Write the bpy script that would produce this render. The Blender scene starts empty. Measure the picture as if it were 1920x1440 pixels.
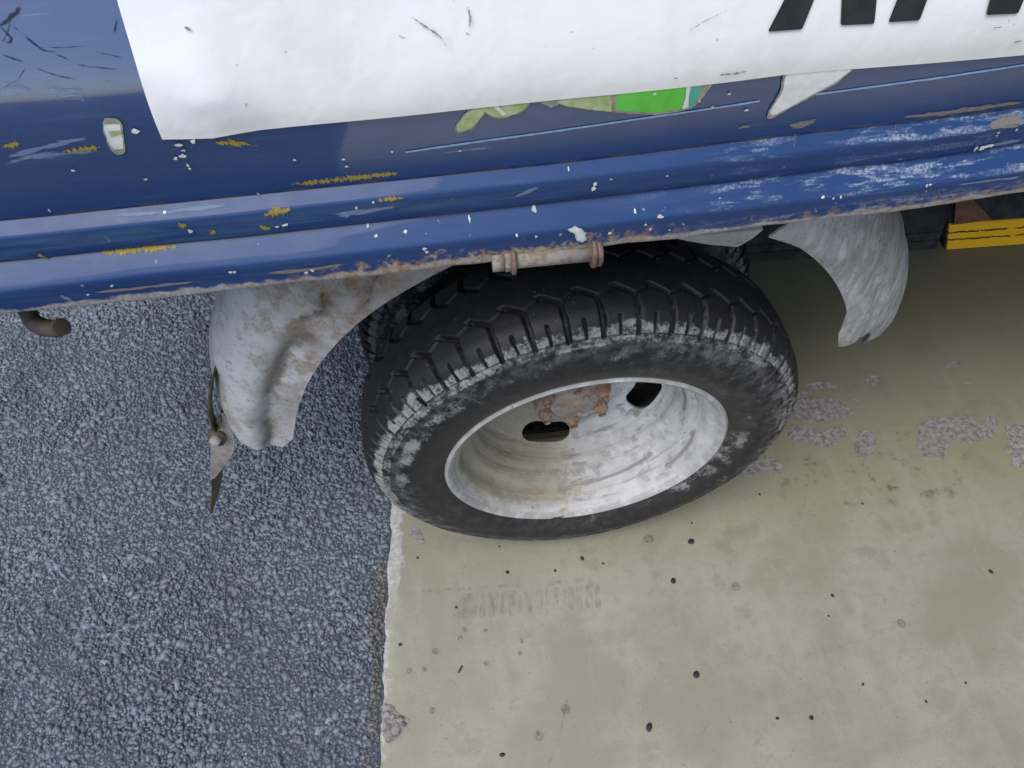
import bpy, math
import numpy as np
from mathutils import Matrix, Vector

S = bpy.context.scene
COL = S.collection
# ------------------------------------------------------------------ camera
cam_d = bpy.data.cameras.new('camera'); cam = bpy.data.objects.new('camera', cam_d); COL.objects.link(cam)
cam_d.sensor_width = 36; cam_d.lens = 1400 / 1920 * 36; cam_d.clip_start = .02; cam_d.clip_end = 600
_R = ((0.98927, -0.14491, -0.01879), (0.13146, 0.82645, 0.54744), (0.0638, 0.54403, -0.83663))
cam.matrix_world = Matrix(((_R[0][0], _R[1][0], -_R[2][0], -0.1322), (_R[0][1], _R[1][1], -_R[2][1], -0.3975),
                           (_R[0][2], _R[1][2], -_R[2][2], 1.0451), (0, 0, 0, 1)))
S.camera = cam
# ------------------------------------------------------------------ sky, sun, exposure
w = bpy.data.worlds.new('World'); S.world = w; w.use_nodes = True
wn = w.node_tree.nodes; bg = wn['Background']
sky = wn.new('ShaderNodeTexSky'); sky.sky_type = 'NISHITA'; sky.sun_disc = False
SUN_EL, SUN_AZ = math.radians(62), math.radians(228)      # azimuth clockwise from +Y: low left, camera side
sky.sun_elevation = SUN_EL; sky.sun_rotation = SUN_AZ; sky.air_density = 1.0; sky.dust_density = 1.6; sky.ozone_density = 1.0
w.node_tree.links.new(sky.outputs[0], bg.inputs[0]); bg.inputs[1].default_value = .105
sd = bpy.data.lights.new('sun', 'SUN'); sd.energy = 1.4; sd.angle = math.radians(40); sd.color = (1, .96, .9)
sun = bpy.data.objects.new('sun', sd); COL.objects.link(sun)
_d = Vector((math.sin(SUN_AZ) * math.cos(SUN_EL), math.cos(SUN_AZ) * math.cos(SUN_EL), math.sin(SUN_EL)))
sun.rotation_euler = _d.to_track_quat('Z', 'Y').to_euler(); sun.location = _d * 5
S.view_settings.view_transform = 'Standard'; S.view_settings.look = 'None'; S.view_settings.gamma = 1
S.view_settings.exposure = 0.76
S.render.filter_size = 1.2; S.cycles.max_bounces = 6; S.cycles.diffuse_bounces = 3; S.cycles.glossy_bounces = 3; S.cycles.transparent_max_bounces = 8
rng = np.random.default_rng(7)

# ------------------------------------------------------------------ helpers
def vnoise(P, seed=0):
    """smooth value noise, P (n,3) -> 0..1"""
    P = np.asarray(P, float); I = np.floor(P).astype(np.int64); F = P - I; F = F * F * (3 - 2 * F)
    def h(i, j, k):
        n = (i * 73856093) ^ (j * 19349663) ^ (k * 83492791) ^ (seed * 2654435761)
        n = (n ^ (n >> 13)) * 1274126177 & 0x7fffffff
        return ((n ^ (n >> 16)) & 0xffff) / 65535.0
    r = 0
    for a in (0, 1):
        for b in (0, 1):
            for c in (0, 1):
                wt = (F[:, 0] if a else 1 - F[:, 0]) * (F[:, 1] if b else 1 - F[:, 1]) * (F[:, 2] if c else 1 - F[:, 2])
                r = r + wt * h(I[:, 0] + a, I[:, 1] + b, I[:, 2] + c)
    return r
def fbm(P, seed=0, octv=4):
    r = 0; a = .5; P = np.asarray(P, float)
    for o in range(octv): r = r + a * vnoise(P * 2 ** o, seed + o); a *= .5
    return r / (1 - .5 ** octv)
def sst(x, a, b):
    t = np.clip((x - a) / (b - a), 0, 1); return t * t * (3 - 2 * t)

def link(name, me, mat=None, parent=None):
    o = bpy.data.objects.new(name, me); COL.objects.link(o)
    if mat is not None and not me.materials: me.materials.append(mat)
    if parent is not None:
        o.parent = parent
        l = parent.location                       # a thing's Empty stands at its base; its parts keep world coordinates
        o.matrix_parent_inverse = Matrix.Translation(-l)
    return o
def mesh(name, V, F, mat=None, parent=None, smooth=False):
    me = bpy.data.meshes.new(name); me.from_pydata([tuple(v) for v in np.asarray(V, float).tolist()], [], F); me.update()
    if smooth: me.polygons.foreach_set('use_smooth', [True] * len(me.polygons))
    return link(name, me, mat, parent)
def fast_mesh(name, V, Q, mat=None, parent=None, smooth=True):
    """V (n,3) array, Q (m,k) array of faces with the same number of corners"""
    me = bpy.data.meshes.new(name); V = np.ascontiguousarray(V, np.float32); Q = np.ascontiguousarray(Q, np.int32)
    me.vertices.add(len(V)); me.vertices.foreach_set('co', V.ravel())
    k = Q.shape[1]; me.loops.add(Q.size); me.loops.foreach_set('vertex_index', Q.ravel())
    me.polygons.add(len(Q)); me.polygons.foreach_set('loop_start', np.arange(0, Q.size, k, dtype=np.int32))
    me.update(calc_edges=True); me.validate()
    me.polygons.foreach_set('use_smooth', np.full(len(me.polygons), smooth))
    return link(name, me, mat, parent)
def grid_faces(n, m, wrap=False, base=0):
    """n rows (optionally wrapped), m columns"""
    i = np.arange(n if wrap else n - 1); j = np.arange(m - 1)
    I, J = np.meshgrid(i, j, indexing='ij'); I2 = (I + 1) % n
    return np.stack([I * m + J, I * m + J + 1, I2 * m + J + 1, I2 * m + J], -1).reshape(-1, 4) + base
def attr(o, name, vals):
    a = o.data.attributes.new(name, 'FLOAT', 'POINT'); a.data.foreach_set('value', np.ascontiguousarray(vals, np.float32))
def solid(o, t, off=0):
    m = o.modifiers.new('thickness', 'SOLIDIFY'); m.thickness = t; m.offset = off
    e = o.modifiers.new('split', 'EDGE_SPLIT'); e.split_angle = math.radians(50)
def bev(o, wd, seg=2):
    m = o.modifiers.new('bevel', 'BEVEL'); m.width = wd; m.segments = seg; m.limit_method = 'ANGLE'
def box(name, lo, hi, mat, parent=None, b=0):
    (x0, y0, z0), (x1, y1, z1) = lo, hi
    V = [(x0, y0, z0), (x1, y0, z0), (x1, y1, z0), (x0, y1, z0), (x0, y0, z1), (x1, y0, z1), (x1, y1, z1), (x0, y1, z1)]
    o = mesh(name, V, [(0, 3, 2, 1), (4, 5, 6, 7), (0, 1, 5, 4), (1, 2, 6, 5), (2, 3, 7, 6), (3, 0, 4, 7)], mat, parent)
    if b: bev(o, b)
    return o
def tube(name, pts, rad, mat, parent=None, n=16, cap=True):
    pts = [Vector(p) for p in pts]; V = []; rad = rad if hasattr(rad, '__len__') else [rad] * len(pts)
    up = Vector((0, 0, 1)) if abs((pts[-1] - pts[0]).normalized().z) < .9 else Vector((0, 1, 0))
    for i, p in enumerate(pts):
        t = (pts[min(i + 1, len(pts) - 1)] - pts[max(i - 1, 0)]).normalized()
        a = t.cross(up).normalized(); b = a.cross(t)
        for k in range(n): th = 2 * math.pi * k / n; V.append(p + rad[i] * (math.cos(th) * a + math.sin(th) * b))
    F = [(i * n + k, i * n + (k + 1) % n, (i + 1) * n + (k + 1) % n, (i + 1) * n + k) for i in range(len(pts) - 1) for k in range(n)]
    if cap: F += [tuple(range(n))[::-1], tuple((len(pts) - 1) * n + k for k in range(n))]
    o = mesh(name, V, F, mat, parent, True)
    return o
def lathe(name, prof, mat, parent=None, n=128, closed=False):
    """profile of (r, y) about the wheel axis"""
    prof = np.array(prof, float); th = np.arange(n) / n * 2 * np.pi
    V = np.stack([prof[None, :, 0] * np.sin(th)[:, None], np.repeat(prof[None, :, 1], n, 0), ZC + prof[None, :, 0] * np.cos(th)[:, None]], -1).reshape(-1, 3)
    o = fast_mesh(name, V, grid_faces(n, len(prof), True)[:, ::-1], mat, parent)
    sl = np.r_[0, np.cumsum(np.linalg.norm(np.diff(prof, axis=0), axis=1))]
    attr(o, 'pa', np.repeat(th * .13, len(prof))); attr(o, 'ps', np.tile(sl, n) - .016)
    return o
def smooth_poly(pts, step=.0012, rough=.0006, seed=0, close=True):
    """closed outline: resample and roughen"""
    P = np.array(pts, float); out = []
    for a, b in zip(P, np.roll(P, -1, 0)):
        n = max(1, int(np.linalg.norm(b - a) / step))
        for k in range(n): out.append(a + (b - a) * k / n)
    Q = np.array(out)
    n = len(Q); k = 1 if n > 24 else 0
    if k: Q = sum(np.roll(Q, s, 0) for s in range(-k, k + 1)) / (2 * k + 1)
    q3 = np.c_[Q * 420, np.full(n, seed * 3.7)]
    Q = Q + rough * np.c_[fbm(q3, 3, 3) - .5, fbm(q3 + 40, 9, 3) - .5] * 2
    return Q
def thing(name, label, cat, loc=(0, 0, 0), group=None):
    o = bpy.data.objects.new(name, None); COL.objects.link(o); o.location = loc; o.empty_display_size = .1
    o['label'] = label; o['category'] = cat
    if group: o['group'] = group
    return o

# ------------------------------------------------------------------ node helper
class N:
    def __init__(s, name):
        s.m = bpy.data.materials.new(name); s.m.use_nodes = True; s.t = s.m.node_tree; s.b = s.t.nodes['Principled BSDF']
        s._c = None
    def new(s, k): return s.t.nodes.new(k)
    def put(s, sock, v):
        if isinstance(v, bpy.types.NodeSocket): s.t.links.new(v, sock)
        elif isinstance(v, (tuple, list)) and sock.type == 'RGBA' and len(v) == 3: sock.default_value = (*v, 1)
        else: sock.default_value = v
    def pos(s):
        if s._c is None: s._c = s.new('ShaderNodeTexCoord').outputs['Object']
        return s._c
    def xyz(s):
        n = s.new('ShaderNodeSeparateXYZ'); s.put(n.inputs[0], s.pos()); return n.outputs
    def vec(s, scale=(1, 1, 1), rot=(0, 0, 0), loc=(0, 0, 0)):
        n = s.new('ShaderNodeMapping'); s.put(n.inputs['Vector'], s.pos()); n.inputs['Scale'].default_value = scale
        n.inputs['Rotation'].default_value = rot; n.inputs['Location'].default_value = loc; return n.outputs[0]
    def noise(s, scale, detail=4, rough=.55, vec=None, dist=0, col=False):
        n = s.new('ShaderNodeTexNoise'); s.put(n.inputs['Vector'], vec or s.pos()); n.inputs['Scale'].default_value = scale
        n.inputs['Detail'].default_value = detail; n.inputs['Roughness'].default_value = rough; n.inputs['Distortion'].default_value = dist
        return n.outputs['Color' if col else 'Fac']
    def vor(s, scale, out='Distance', vec=None, feat='F1'):
        n = s.new('ShaderNodeTexVoronoi'); s.put(n.inputs['Vector'], vec or s.pos()); n.inputs['Scale'].default_value = scale; n.feature = feat
        return n.outputs[out]
    def math(s, op, a, b=None, clamp=False):
        n = s.new('ShaderNodeMath'); n.operation = op; n.use_clamp = clamp; s.put(n.inputs[0], a)
        if b is not None: s.put(n.inputs[1], b)
        return n.outputs[0]
    def mul(s, a, *bs):
        for b in bs: a = s.math('MULTIPLY', a, b)
        return a
    def add(s, a, b): return s.math('ADD', a, b)
    def step(s, x, a, b):
        n = s.new('ShaderNodeMapRange'); n.interpolation_type = 'SMOOTHSTEP'; s.put(n.inputs[0], x)
        n.inputs[1].default_value = a; n.inputs[2].default_value = b; return n.outputs[0]
    def band(s, x, a, b, soft): return s.mul(s.step(x, a - soft, a + soft), s.step(x, b + soft, b - soft))
    def mix(s, f, a, b):
        n = s.new('ShaderNodeMix'); n.data_type = 'RGBA'; s.put(n.inputs[0], f); s.put(n.inputs[6], a); s.put(n.inputs[7], b); return n.outputs[2]
    def attr(s, name):
        n = s.new('ShaderNodeAttribute'); n.attribute_name = name; return n
    def bump(s, h, strength=.3, dist=.001, prev=None):
        n = s.new('ShaderNodeBump'); s.put(n.inputs['Height'], h); n.inputs['Strength'].default_value = strength; n.inputs['Distance'].default_value = dist
        if prev: s.put(n.inputs['Normal'], prev)
        return n.outputs[0]
    def done(s, col, rough=.6, normal=None, metal=0, spec=.5, coat=0, coat_rough=.1, alpha=None):
        s.put(s.b.inputs['Base Color'], col); s.put(s.b.inputs['Roughness'], rough); s.put(s.b.inputs['Metallic'], metal)
        s.put(s.b.inputs['Specular IOR Level'], spec); s.put(s.b.inputs['Coat Weight'], coat); s.b.inputs['Coat Roughness'].default_value = coat_rough
        if normal: s.put(s.b.inputs['Normal'], normal)
        if alpha is not None: s.put(s.b.inputs['Alpha'], alpha)
        return s.m

# ------------------------------------------------------------------ gate section shared by everything on the gate
#<GATE>
_tz = np.array([.735, .755, .768, .782, .80, .83, 1.2]); _ta = np.radians([0, 4, 10, 18, 22, 24, 25])
_zz = np.arange(.735, 1.0, .001); _yy = np.concatenate([[0], np.cumsum(np.tan(np.interp(_zz[:-1] + .0005, _tz, _ta)) * .001)])
GZ = np.concatenate([[.632, .6332, .6345, .642, .6575, .6585, .6595, .6692, .6702, .6710, .6718, .6728, .6742, .692, .6932, .6942, .6982, .6990, .6998, .7006, .7016, .706, .72], _zz])
GY = np.concatenate([[-.0165, -.0195, -.0203, -.0205, -.0205, -.0201, -.0191, -.0082, -.0068, -.0058, -.0060, -.0076, -.0083, -.0083, -.0079, -.0069, -.0014, -.0002, .0010, .0010, .0002, 0, 0], _yy])
def gate_y(x, z):
    xc = np.clip(x, -.7, .7)
    return np.interp(z, GZ, GY) + .03 * xc * xc
#</GATE>
ZC = .256                                   # wheel centre height

# ------------------------------------------------------------------ materials
def mat_blue():
    n = N('worn_blue_paint'); x, y, z = n.xyz()
    fine = n.noise(420, 3, .6); mid = n.noise(60, 5, .6); big = n.noise(7, 3, .5)
    streak = n.noise(1, 4, .6, n.vec((14, 40, 260))); streak2 = n.noise(1, 5, .65, n.vec((26, 60, 190), (0, .16, 0)))
    base = n.mix(big, (.014, .041, .135), (.019, .053, .168))
    base = n.mix(n.mul(n.step(streak, .52, .75), .35), base, (.06, .095, .20))
    # sky sheen painted on the rib slopes; faded chalky film on the left flat between
    rib1 = n.band(z, .690, .7005, .002); rib2 = n.band(z, .656, .671, .002)
    base = n.mix(n.mul(n.math('MAXIMUM', rib1, rib2), .14), base, (.05, .13, .30))
    fl = n.mul(n.band(z, .672, .690, .002), n.step(x, .12, -.25), n.step(n.noise(1, 4, .6, n.vec((9, 9, 120))), .40, .62))
    base = n.mix(n.mul(fl, .55), base, (.07, .13, .21))
    # white scuffs on the right, worst along the top of each rib
    e1 = n.band(z, .690, .7015, .003); e2 = n.band(z, .6575, .674, .003); e3 = n.band(z, .63, .648, .004); e4 = n.band(z, .674, .69, .004)
    xr = n.step(x, -.02, .14)
    g1 = n.step(streak2, .49, .60); g2 = n.add(.25, n.mul(n.step(fine, .42, .60), .75)); g3 = n.step(n.noise(9, 3, .5), .40, .58)
    sc = n.mul(n.math('MAXIMUM', n.math('MAXIMUM', n.mul(e1, .9), e2), n.math('MAXIMUM', n.mul(e3, .75), n.mul(e4, .28))), xr, g1, g2, g3)
    tiny = n.mul(n.step(n.noise(170, 2, .5), .72, .755), n.step(z, .70, .66), .7)
    base = n.mix(n.math('MAXIMUM', sc, tiny), base, (.30, .36, .47))
    # thin dirt line lying in the creases
    cr = n.math('MAXIMUM', n.band(z, .6705, .6735, .0007), n.band(z, .6995, .7025, .0006))
    base = n.mix(n.mul(cr, n.step(mid, .40, .6), .75), base, (.10, .095, .085))
    # dirt and rust on the hem
    hem = n.step(n.add(z, n.mul(n.add(mid, -.5), .016)), .6405, .6370)
    base = n.mix(n.mul(hem, .80), base, n.mix(n.step(fine, .40, .6), (.33, .29, .25), (.46, .43, .40)))
    rz = n.add(z, n.mul(n.add(n.noise(90, 5, .65), -.5), .055))
    rustx = n.math('MAXIMUM', n.band(x, -.235, .03, .05), n.mul(n.step(x, .05, .15), .55))
    ru = n.mul(n.step(rz, .647, .637), rustx, n.step(n.noise(240, 4, .6), .38, .52))
    base = n.mix(ru, base, n.mix(n.step(n.noise(160, 4, .6), .42, .62), (.30, .17, .085), (.37, .32, .26)))
    # light scratches
    sw = n.mul(n.step(n.noise(1, 2, .5, n.vec((5, 10, 420), (0, .07, 0))), .735, .76), n.step(mid, .45, .6), .6)
    base = n.mix(sw, base, (.25, .32, .45))
    dirt = n.math('MAXIMUM', n.math('MAXIMUM', sc, hem), ru)
    r = n.add(n.mul(n.step(mid, .3, .7), .12), n.add(n.add(.16, n.mul(n.step(z, .735, .705), .26)), n.mul(dirt, .4)))
    n.b.inputs['Coat IOR'].default_value = 2.1
    nm = n.bump(n.add(n.mul(big, 6), n.add(n.mul(mid, .35), n.mul(dirt, .4))), .25, .0006)
    return n.done(base, r, nm, spec=n.add(.26, n.mul(n.step(z, .705, .735), .36)), coat=n.mul(n.math('SUBTRACT', 1, dirt, True), n.add(.06, n.mul(n.step(z, .705, .735), .94))), coat_rough=.05)
def plain(name, c1, c2, scale=60, rough=.6, bump=.2, lo=.35, hi=.65, **k):
    n = N(name); f = n.noise(scale, 5, .6)
    return n.done(n.mix(n.step(f, lo, hi), c1, c2), rough, n.bump(f, bump, .001), **k)
def mat_banner():
    n = N('white_vinyl'); x, y, z = n.xyz()
    a = n.noise(12, 4, .6); st = n.noise(1, 4, .6, n.vec((30, 30, 9))); f = n.noise(260, 3, .6)
    c = n.mix(n.step(a, .45, .75), (.84, .84, .84), (.74, .74, .735))
    c = n.mix(n.mul(n.step(st, .58, .75), .22), c, (.50, .48, .44))
    spots = n.mul(n.step(n.noise(150, 2, .5), .73, .76), .55)
    c = n.mix(spots, c, (.35, .31, .27))
    edge = n.mul(n.step(n.add(z, n.mul(n.add(n.noise(60, 4), -.5), .02)), .768, .752), .35)
    c = n.mix(edge, c, (.58, .55, .48))
    return n.done(c, .42, n.bump(n.add(n.mul(a, 2.5), n.add(n.mul(n.noise(30, 3, .5, None, .8), .5), n.mul(f, .05))), .45, .002), spec=.4)
def mat_fender():
    n = N('dusty_grey_plastic'); x, y, z = n.xyz()
    big = n.noise(9, 4, .6); mid = n.noise(38, 6, .7); fine = n.noise(230, 4, .65); w2 = n.noise(15, 4, .6, None, .4)
    st = n.noise(1, 6, .7, n.vec((150, 45, 30), (0, .75, 0)))
    c = n.mix(n.step(big, .38, .62), (.33, .32, .31), (.50, .50, .51))
    c = n.mix(n.mul(n.step(st, .38, .56), n.step(n.add(x, n.mul(n.add(big, -.5), .12)), .13, .27), .50), c, n.mix(fine, (.10, .085, .07), (.20, .175, .15)))
    br = n.mul(n.step(mid, .40, .60), n.math('MAXIMUM', n.mul(n.step(w2, .46, .58), .6), n.mul(n.step(n.add(z, n.mul(n.add(w2, -.5), .25)), .36, .44), n.band(n.add(x, n.mul(n.add(big, -.5), .12)), -.30, -.18, .03))), n.step(x, .12, -.06))
    c = n.mix(n.mul(br, .85), c, n.mix(fine, (.20, .125, .075), (.36, .27, .19)))
    c = n.mix(n.mul(n.step(fine, .52, .66), n.step(mid, .46, .58), .65), c, (.11, .09, .075))
    c = n.mix(n.mul(n.step(n.noise(55, 5, .7), .56, .70), .30), c, (.50, .50, .505))
    cc = n.attr('cc').outputs['Fac']
    val = n.mul(n.band(n.add(cc, n.mul(n.add(mid, -.5), .30)), .27, .42, .06), n.step(x, -.10, -.20), n.step(n.add(w2, n.mul(big, .5)), .62, .80))
    c = n.mix(n.mul(val, .8), c, n.mix(fine, (.075, .062, .05), (.17, .14, .11)))
    hair = n.mul(n.step(n.math('ABSOLUTE', n.add(n.noise(16, 3, .5, None, .6), -.5)), .006, 0), n.step(big, .48, .56))
    c = n.mix(n.mul(hair, .30), c, (.12, .10, .085))
    return n.done(c, .62, n.bump(n.add(mid, n.mul(fine, .4)), .55, .002), spec=.35)
def mat_tyre():
    n = N('tyre_rubber'); d = n.attr('dust').outputs['Fac']; rr = n.attr('inner').outputs['Fac']
    f = n.noise(330, 4, .65); g = n.noise(80, 5, .65); h = n.noise(900, 2, .6)
    c = n.mix(g, (.0085, .0092, .0118), (.0150, .0158, .0195))
    c = n.mix(n.mul(rr, .8), c, n.mix(g, (.022, .019, .018), (.040, .036, .034)))
    film = n.attr('film').outputs['Fac']
    c = n.mix(n.mul(film, n.step(g, .36, .70), .40), c, n.mix(f, (.12, .115, .11), (.22, .215, .21)))
    dd = n.step(n.add(n.mul(n.add(n.mul(f, .5), n.mul(g, .5)), 2.2), n.add(d, -1.65)), .0, .50)
    c = n.mix(n.mul(dd, .80), c, n.mix(h, (.22, .22, .215), (.40, .40, .395)))
    spk = n.mul(n.step(n.noise(240, 2, .5), .70, .74), .35)
    c = n.mix(spk, c, (.20, .19, .19))
    return n.done(c, n.add(.52, n.mul(dd, .35)), n.bump(n.add(g, n.mul(h, .4)), .18, .0008), spec=.32)
def mat_rim():
    n = N('chalky_white_steel'); x, y, z = n.xyz()
    cb = n.new('ShaderNodeCombineXYZ'); n.put(cb.inputs[0], n.attr('pa').outputs['Fac']); n.put(cb.inputs[1], n.attr('ps').outputs['Fac']); pol = cb.outputs[0]
    def pn(scale, sx, sy, det=5, rg=.6, dist=0):
        m = n.new('ShaderNodeMapping'); n.put(m.inputs['Vector'], pol); m.inputs['Scale'].default_value = (sx, sy, 1); return n.noise(scale, det, rg, m.outputs[0], dist)
    a = pn(1, 9, 42, 5, .6, .5); a2 = pn(1, 14, 75, 5, .65, .3); ring = pn(1, 2.2, 150, 4, .6); b = n.noise(95, 5, .65); f = n.noise(380, 3, .6); wide = n.noise(14, 4, .6)
    c = n.mix(n.step(b, .35, .7), (.56, .555, .555), (.46, .455, .455))
    c = n.mix(n.mul(n.step(wide, .40, .60), .45), c, (.36, .355, .35))
    ins = n.step(y, .003, .009)
    c = n.mix(n.mul(n.step(ring, .52, .70), ins, .38), c, (.22, .22, .215))
    c = n.mix(n.mul(n.step(a, .565, .60), ins, .80), c, n.mix(b, (.15, .145, .145), (.27, .265, .26)))
    c = n.mix(n.mul(n.step(a2, .56, .66), ins, .40), c, (.17, .165, .16))
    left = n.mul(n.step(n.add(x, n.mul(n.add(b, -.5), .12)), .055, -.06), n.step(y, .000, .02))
    c = n.mix(n.mul(left, n.add(.60, n.mul(n.step(ring, .40, .60), .38))), c, n.mix(n.step(ring, .42, .60), (.20, .155, .075), (.36, .325, .235)))  # left of the bowl browned: floor reflection and stain put into the colour
    sm_ = n.mul(n.step(n.noise(36, 6, .7), .52, .60), n.step(z, .245, .19), n.step(y, .004, .012), .55)
    c = n.mix(sm_, c, n.mix(f, (.17, .16, .15), (.30, .29, .275)))
    low = n.mul(n.step(n.noise(48, 4, .6), .50, .62), n.step(z, .22, .12), .6, n.step(x, .08, -.03))
    c = n.mix(low, c, (.25, .20, .13))
    c = n.mix(n.mul(n.step(y, .004, .0), n.step(n.noise(70, 5, .65), .36, .58), .65), c, n.mix(f, (.24, .23, .215), (.38, .37, .355)))
    ang = n.band(x, -.060, -.022, .004)
    ru = n.mul(n.step(n.add(z, n.mul(n.add(b, -.5), .006)), .0975, .0955), ang, n.step(y, .006, .002))
    ru2 = n.mul(n.step(n.noise(120, 4, .6), .66, .72), .7)
    c = n.mix(n.math('MAXIMUM', ru, ru2), c, n.mix(f, (.045, .018, .010), (.13, .065, .035)))
    return n.done(c, .65, n.bump(n.add(a, n.add(n.mul(b, .6), n.mul(f, .25))), .30, .0012), spec=.35)
def mat_rust():
    n = N('rusty_hub'); b = n.noise(95, 5, .65); f = n.noise(400, 3, .6)
    c = n.mix(n.step(b, .38, .66), (.34, .315, .28), (.30, .20, .13))
    c = n.mix(n.mul(n.step(f, .5, .7), .5), c, (.42, .38, .34))
    return n.done(c, .8, n.bump(n.add(b, f), .5, .001), spec=.25)
def mat_rust_nut():
    n = N('rusty_nut'); b = n.noise(160, 4, .65)
    return n.done(n.mix(n.step(b, .35, .65), (.26, .145, .09), (.40, .29, .23)), .8, n.bump(b, .4, .0006), spec=.25)
def mat_floor():
    n = N('painted_concrete'); x, y, z = n.xyz()
    big = n.noise(1.6, 3, .5); mid = n.noise(6.5, 6, .6); f = n.noise(55, 6, .65); ff = n.noise(380, 3, .6)
    st = n.noise(1, 5, .65, n.vec((3.5, 26, 1), (0, 0, .12))); st2 = n.noise(1, 5, .7, n.vec((26, 5, 1), (0, 0, .5)))
    c = n.mix(n.step(mid, .41, .60), (.278, .272, .203), (.352, .345, .282))
    br = n.step(n.add(x, n.mul(n.add(big, -.5), 1.6)), .10, .65)
    c = n.mix(n.mul(br, .52), c, n.mix(n.step(mid, .4, .6), (.285, .255, .198), (.345, .315, .258)))
    grn = n.mul(n.step(n.add(y, n.mul(n.add(mid, -.5), .3)), -.10, .05), .6)
    c = n.mix(grn, c, (.262, .25, .155))
    c = n.mix(n.mul(n.step(st, .46, .66), .28), c, (.25, .235, .16))
    c = n.mix(n.mul(n.step(st2, .50, .68), .22), c, (.42, .41, .35))
    c = n.mix(n.mul(n.step(f, .53, .68), .34), c, (.25, .235, .18))
    pale = n.mul(n.step(n.math('ABSOLUTE', n.add(n.noise(7, 5, .6, None, 1.0), -.5)), .012, 0), n.step(n.noise(5, 2), .60, .70), .14)
    c = n.mix(pale, c, (.55, .54, .46))
    # truck's shade painted into the floor colour, deepening with y under the bed
    under_shade = n.mul(n.step(n.add(y, n.mul(n.add(mid, -.5), .35)), .03, .36), .62)
    c = n.mix(under_shade, c, n.mix(f, (.080, .074, .036), (.150, .140, .075)))
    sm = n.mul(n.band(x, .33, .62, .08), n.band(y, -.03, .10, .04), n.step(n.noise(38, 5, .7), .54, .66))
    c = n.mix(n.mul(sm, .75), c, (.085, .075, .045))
    sp = n.mul(n.step(n.noise(48, 2, .5), .735, .77), .6)
    c = n.mix(n.mul(sp, .6), c, (.10, .095, .075))
    cl = n.mul(n.step(n.noise(13, 6, .7), .53, .63), .30)
    c = n.mix(cl, c, (.165, .155, .115))
    scr = n.mul(n.step(n.noise(1, 3, .6, n.vec((7, 330, 1), (0, 0, .9))), .68, .72), n.step(n.noise(8, 3), .46, .58), .35)
    c = n.mix(scr, c, (.42, .42, .37))
    hair = n.mul(n.step(n.math('ABSOLUTE', n.add(n.noise(4.5, 4, .55, None, .5), -.5)), .0022, 0), n.step(n.noise(9, 2), .56, .64))
    c = n.mix(n.mul(hair, .35), c, (.15, .135, .10))
    # bare worn edge next to the asphalt
    ex = n.add(x, n.mul(y, -.0986))           # distance along the normal of the slab edge
    e0 = n.add(ex, n.mul(n.add(f, -.5), .05))
    bare = n.step(e0, EDGE_X + .0045, EDGE_X + .0025)
    nb = n.mul(n.step(n.add(ex, n.mul(n.add(n.noise(34, 5, .65), -.5), .055)), EDGE_X + .022, EDGE_X + .017), n.step(n.add(y, n.mul(n.add(mid, -.5), .1)), -.10, .0))
    bb = n.math('MAXIMUM', bare, nb)
    c = n.mix(bb, c, n.mix(n.step(n.noise(140, 5, .65), .35, .65), (.34, .33, .315), (.50, .485, .465)))
    c = n.mix(n.mul(n.step(ff, .40, .70), .30), c, (.25, .24, .185))
    c = n.mix(n.mul(n.step(n.noise(190, 3, .6), .64, .70), .5), c, (.14, .13, .10))
    r = n.add(n.add(.36, n.mul(mid, .22)), n.mul(bb, .3))
    return n.done(c, r, n.bump(n.add(n.mul(f, .8), n.add(n.mul(ff, .25), n.mul(st2, .5))), .16, .0012), spec=.45)
def mat_bare():
    n = N('bare_concrete'); a = n.noise(130, 6, .7); b = n.noise(420, 3, .6); c0 = n.noise(22, 3)
    st = n.noise(1, 4, .65, n.vec((90, 260, 90), (0, 0, .3)))
    c = n.mix(n.step(a, .38, .60), (.165, .155, .145), (.345, .33, .315))
    c = n.mix(n.mul(n.step(st, .52, .68), .55), c, (.12, .11, .10))
    c = n.mix(n.mul(n.step(c0, .4, .6), .3), c, (.21, .19, .16))
    return n.done(c, .85, n.bump(n.add(a, b), .6, .0015), spec=.3)
def mat_asphalt():
    n = N('asphalt_binder'); a = n.noise(120, 5, .7); v = n.vor(190, 'Distance'); vc = n.vor(190, 'Color')
    sx = n.new('ShaderNodeSeparateXYZ'); n.put(sx.inputs[0], vc)
    c = n.mix(a, (.044, .052, .067), (.100, .118, .148))
    c = n.mix(n.mul(n.step(v, .42, .2), n.step(sx.outputs[0], .2, .9)), c, (.12, .125, .135))
    return n.done(c, .8, n.bump(n.add(a, n.mul(v, -1)), .8, .004), spec=.4)
def mat_stone():
    n = N('asphalt_aggregate'); t = n.attr('tone').outputs['Fac']; h = n.attr('hue').outputs['Fac']; b = n.noise(700, 3, .6)
    c = n.mix(t, (.066, .078, .100), (.225, .262, .325))
    c = n.mix(n.mul(n.step(h, .90, 1), .5), c, (.16, .125, .10))
    c = n.mix(n.step(t, 1.0, 1.7), c, (.40, .43, .50))
    c = n.mix(n.mul(n.step(n.noise(5, 3, .6), .44, .64), .55), c, (.070, .081, .100))
    c = n.mix(n.mul(n.step(n.noise(2.6, 4, .6), .46, .62), .35), c, (.27, .305, .36))
    c = n.mix(n.mul(n.step(b, .5, .75), .4), c, (.088, .103, .130))
    return n.done(c, .44, n.bump(b, .4, .0006), spec=.45)

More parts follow.
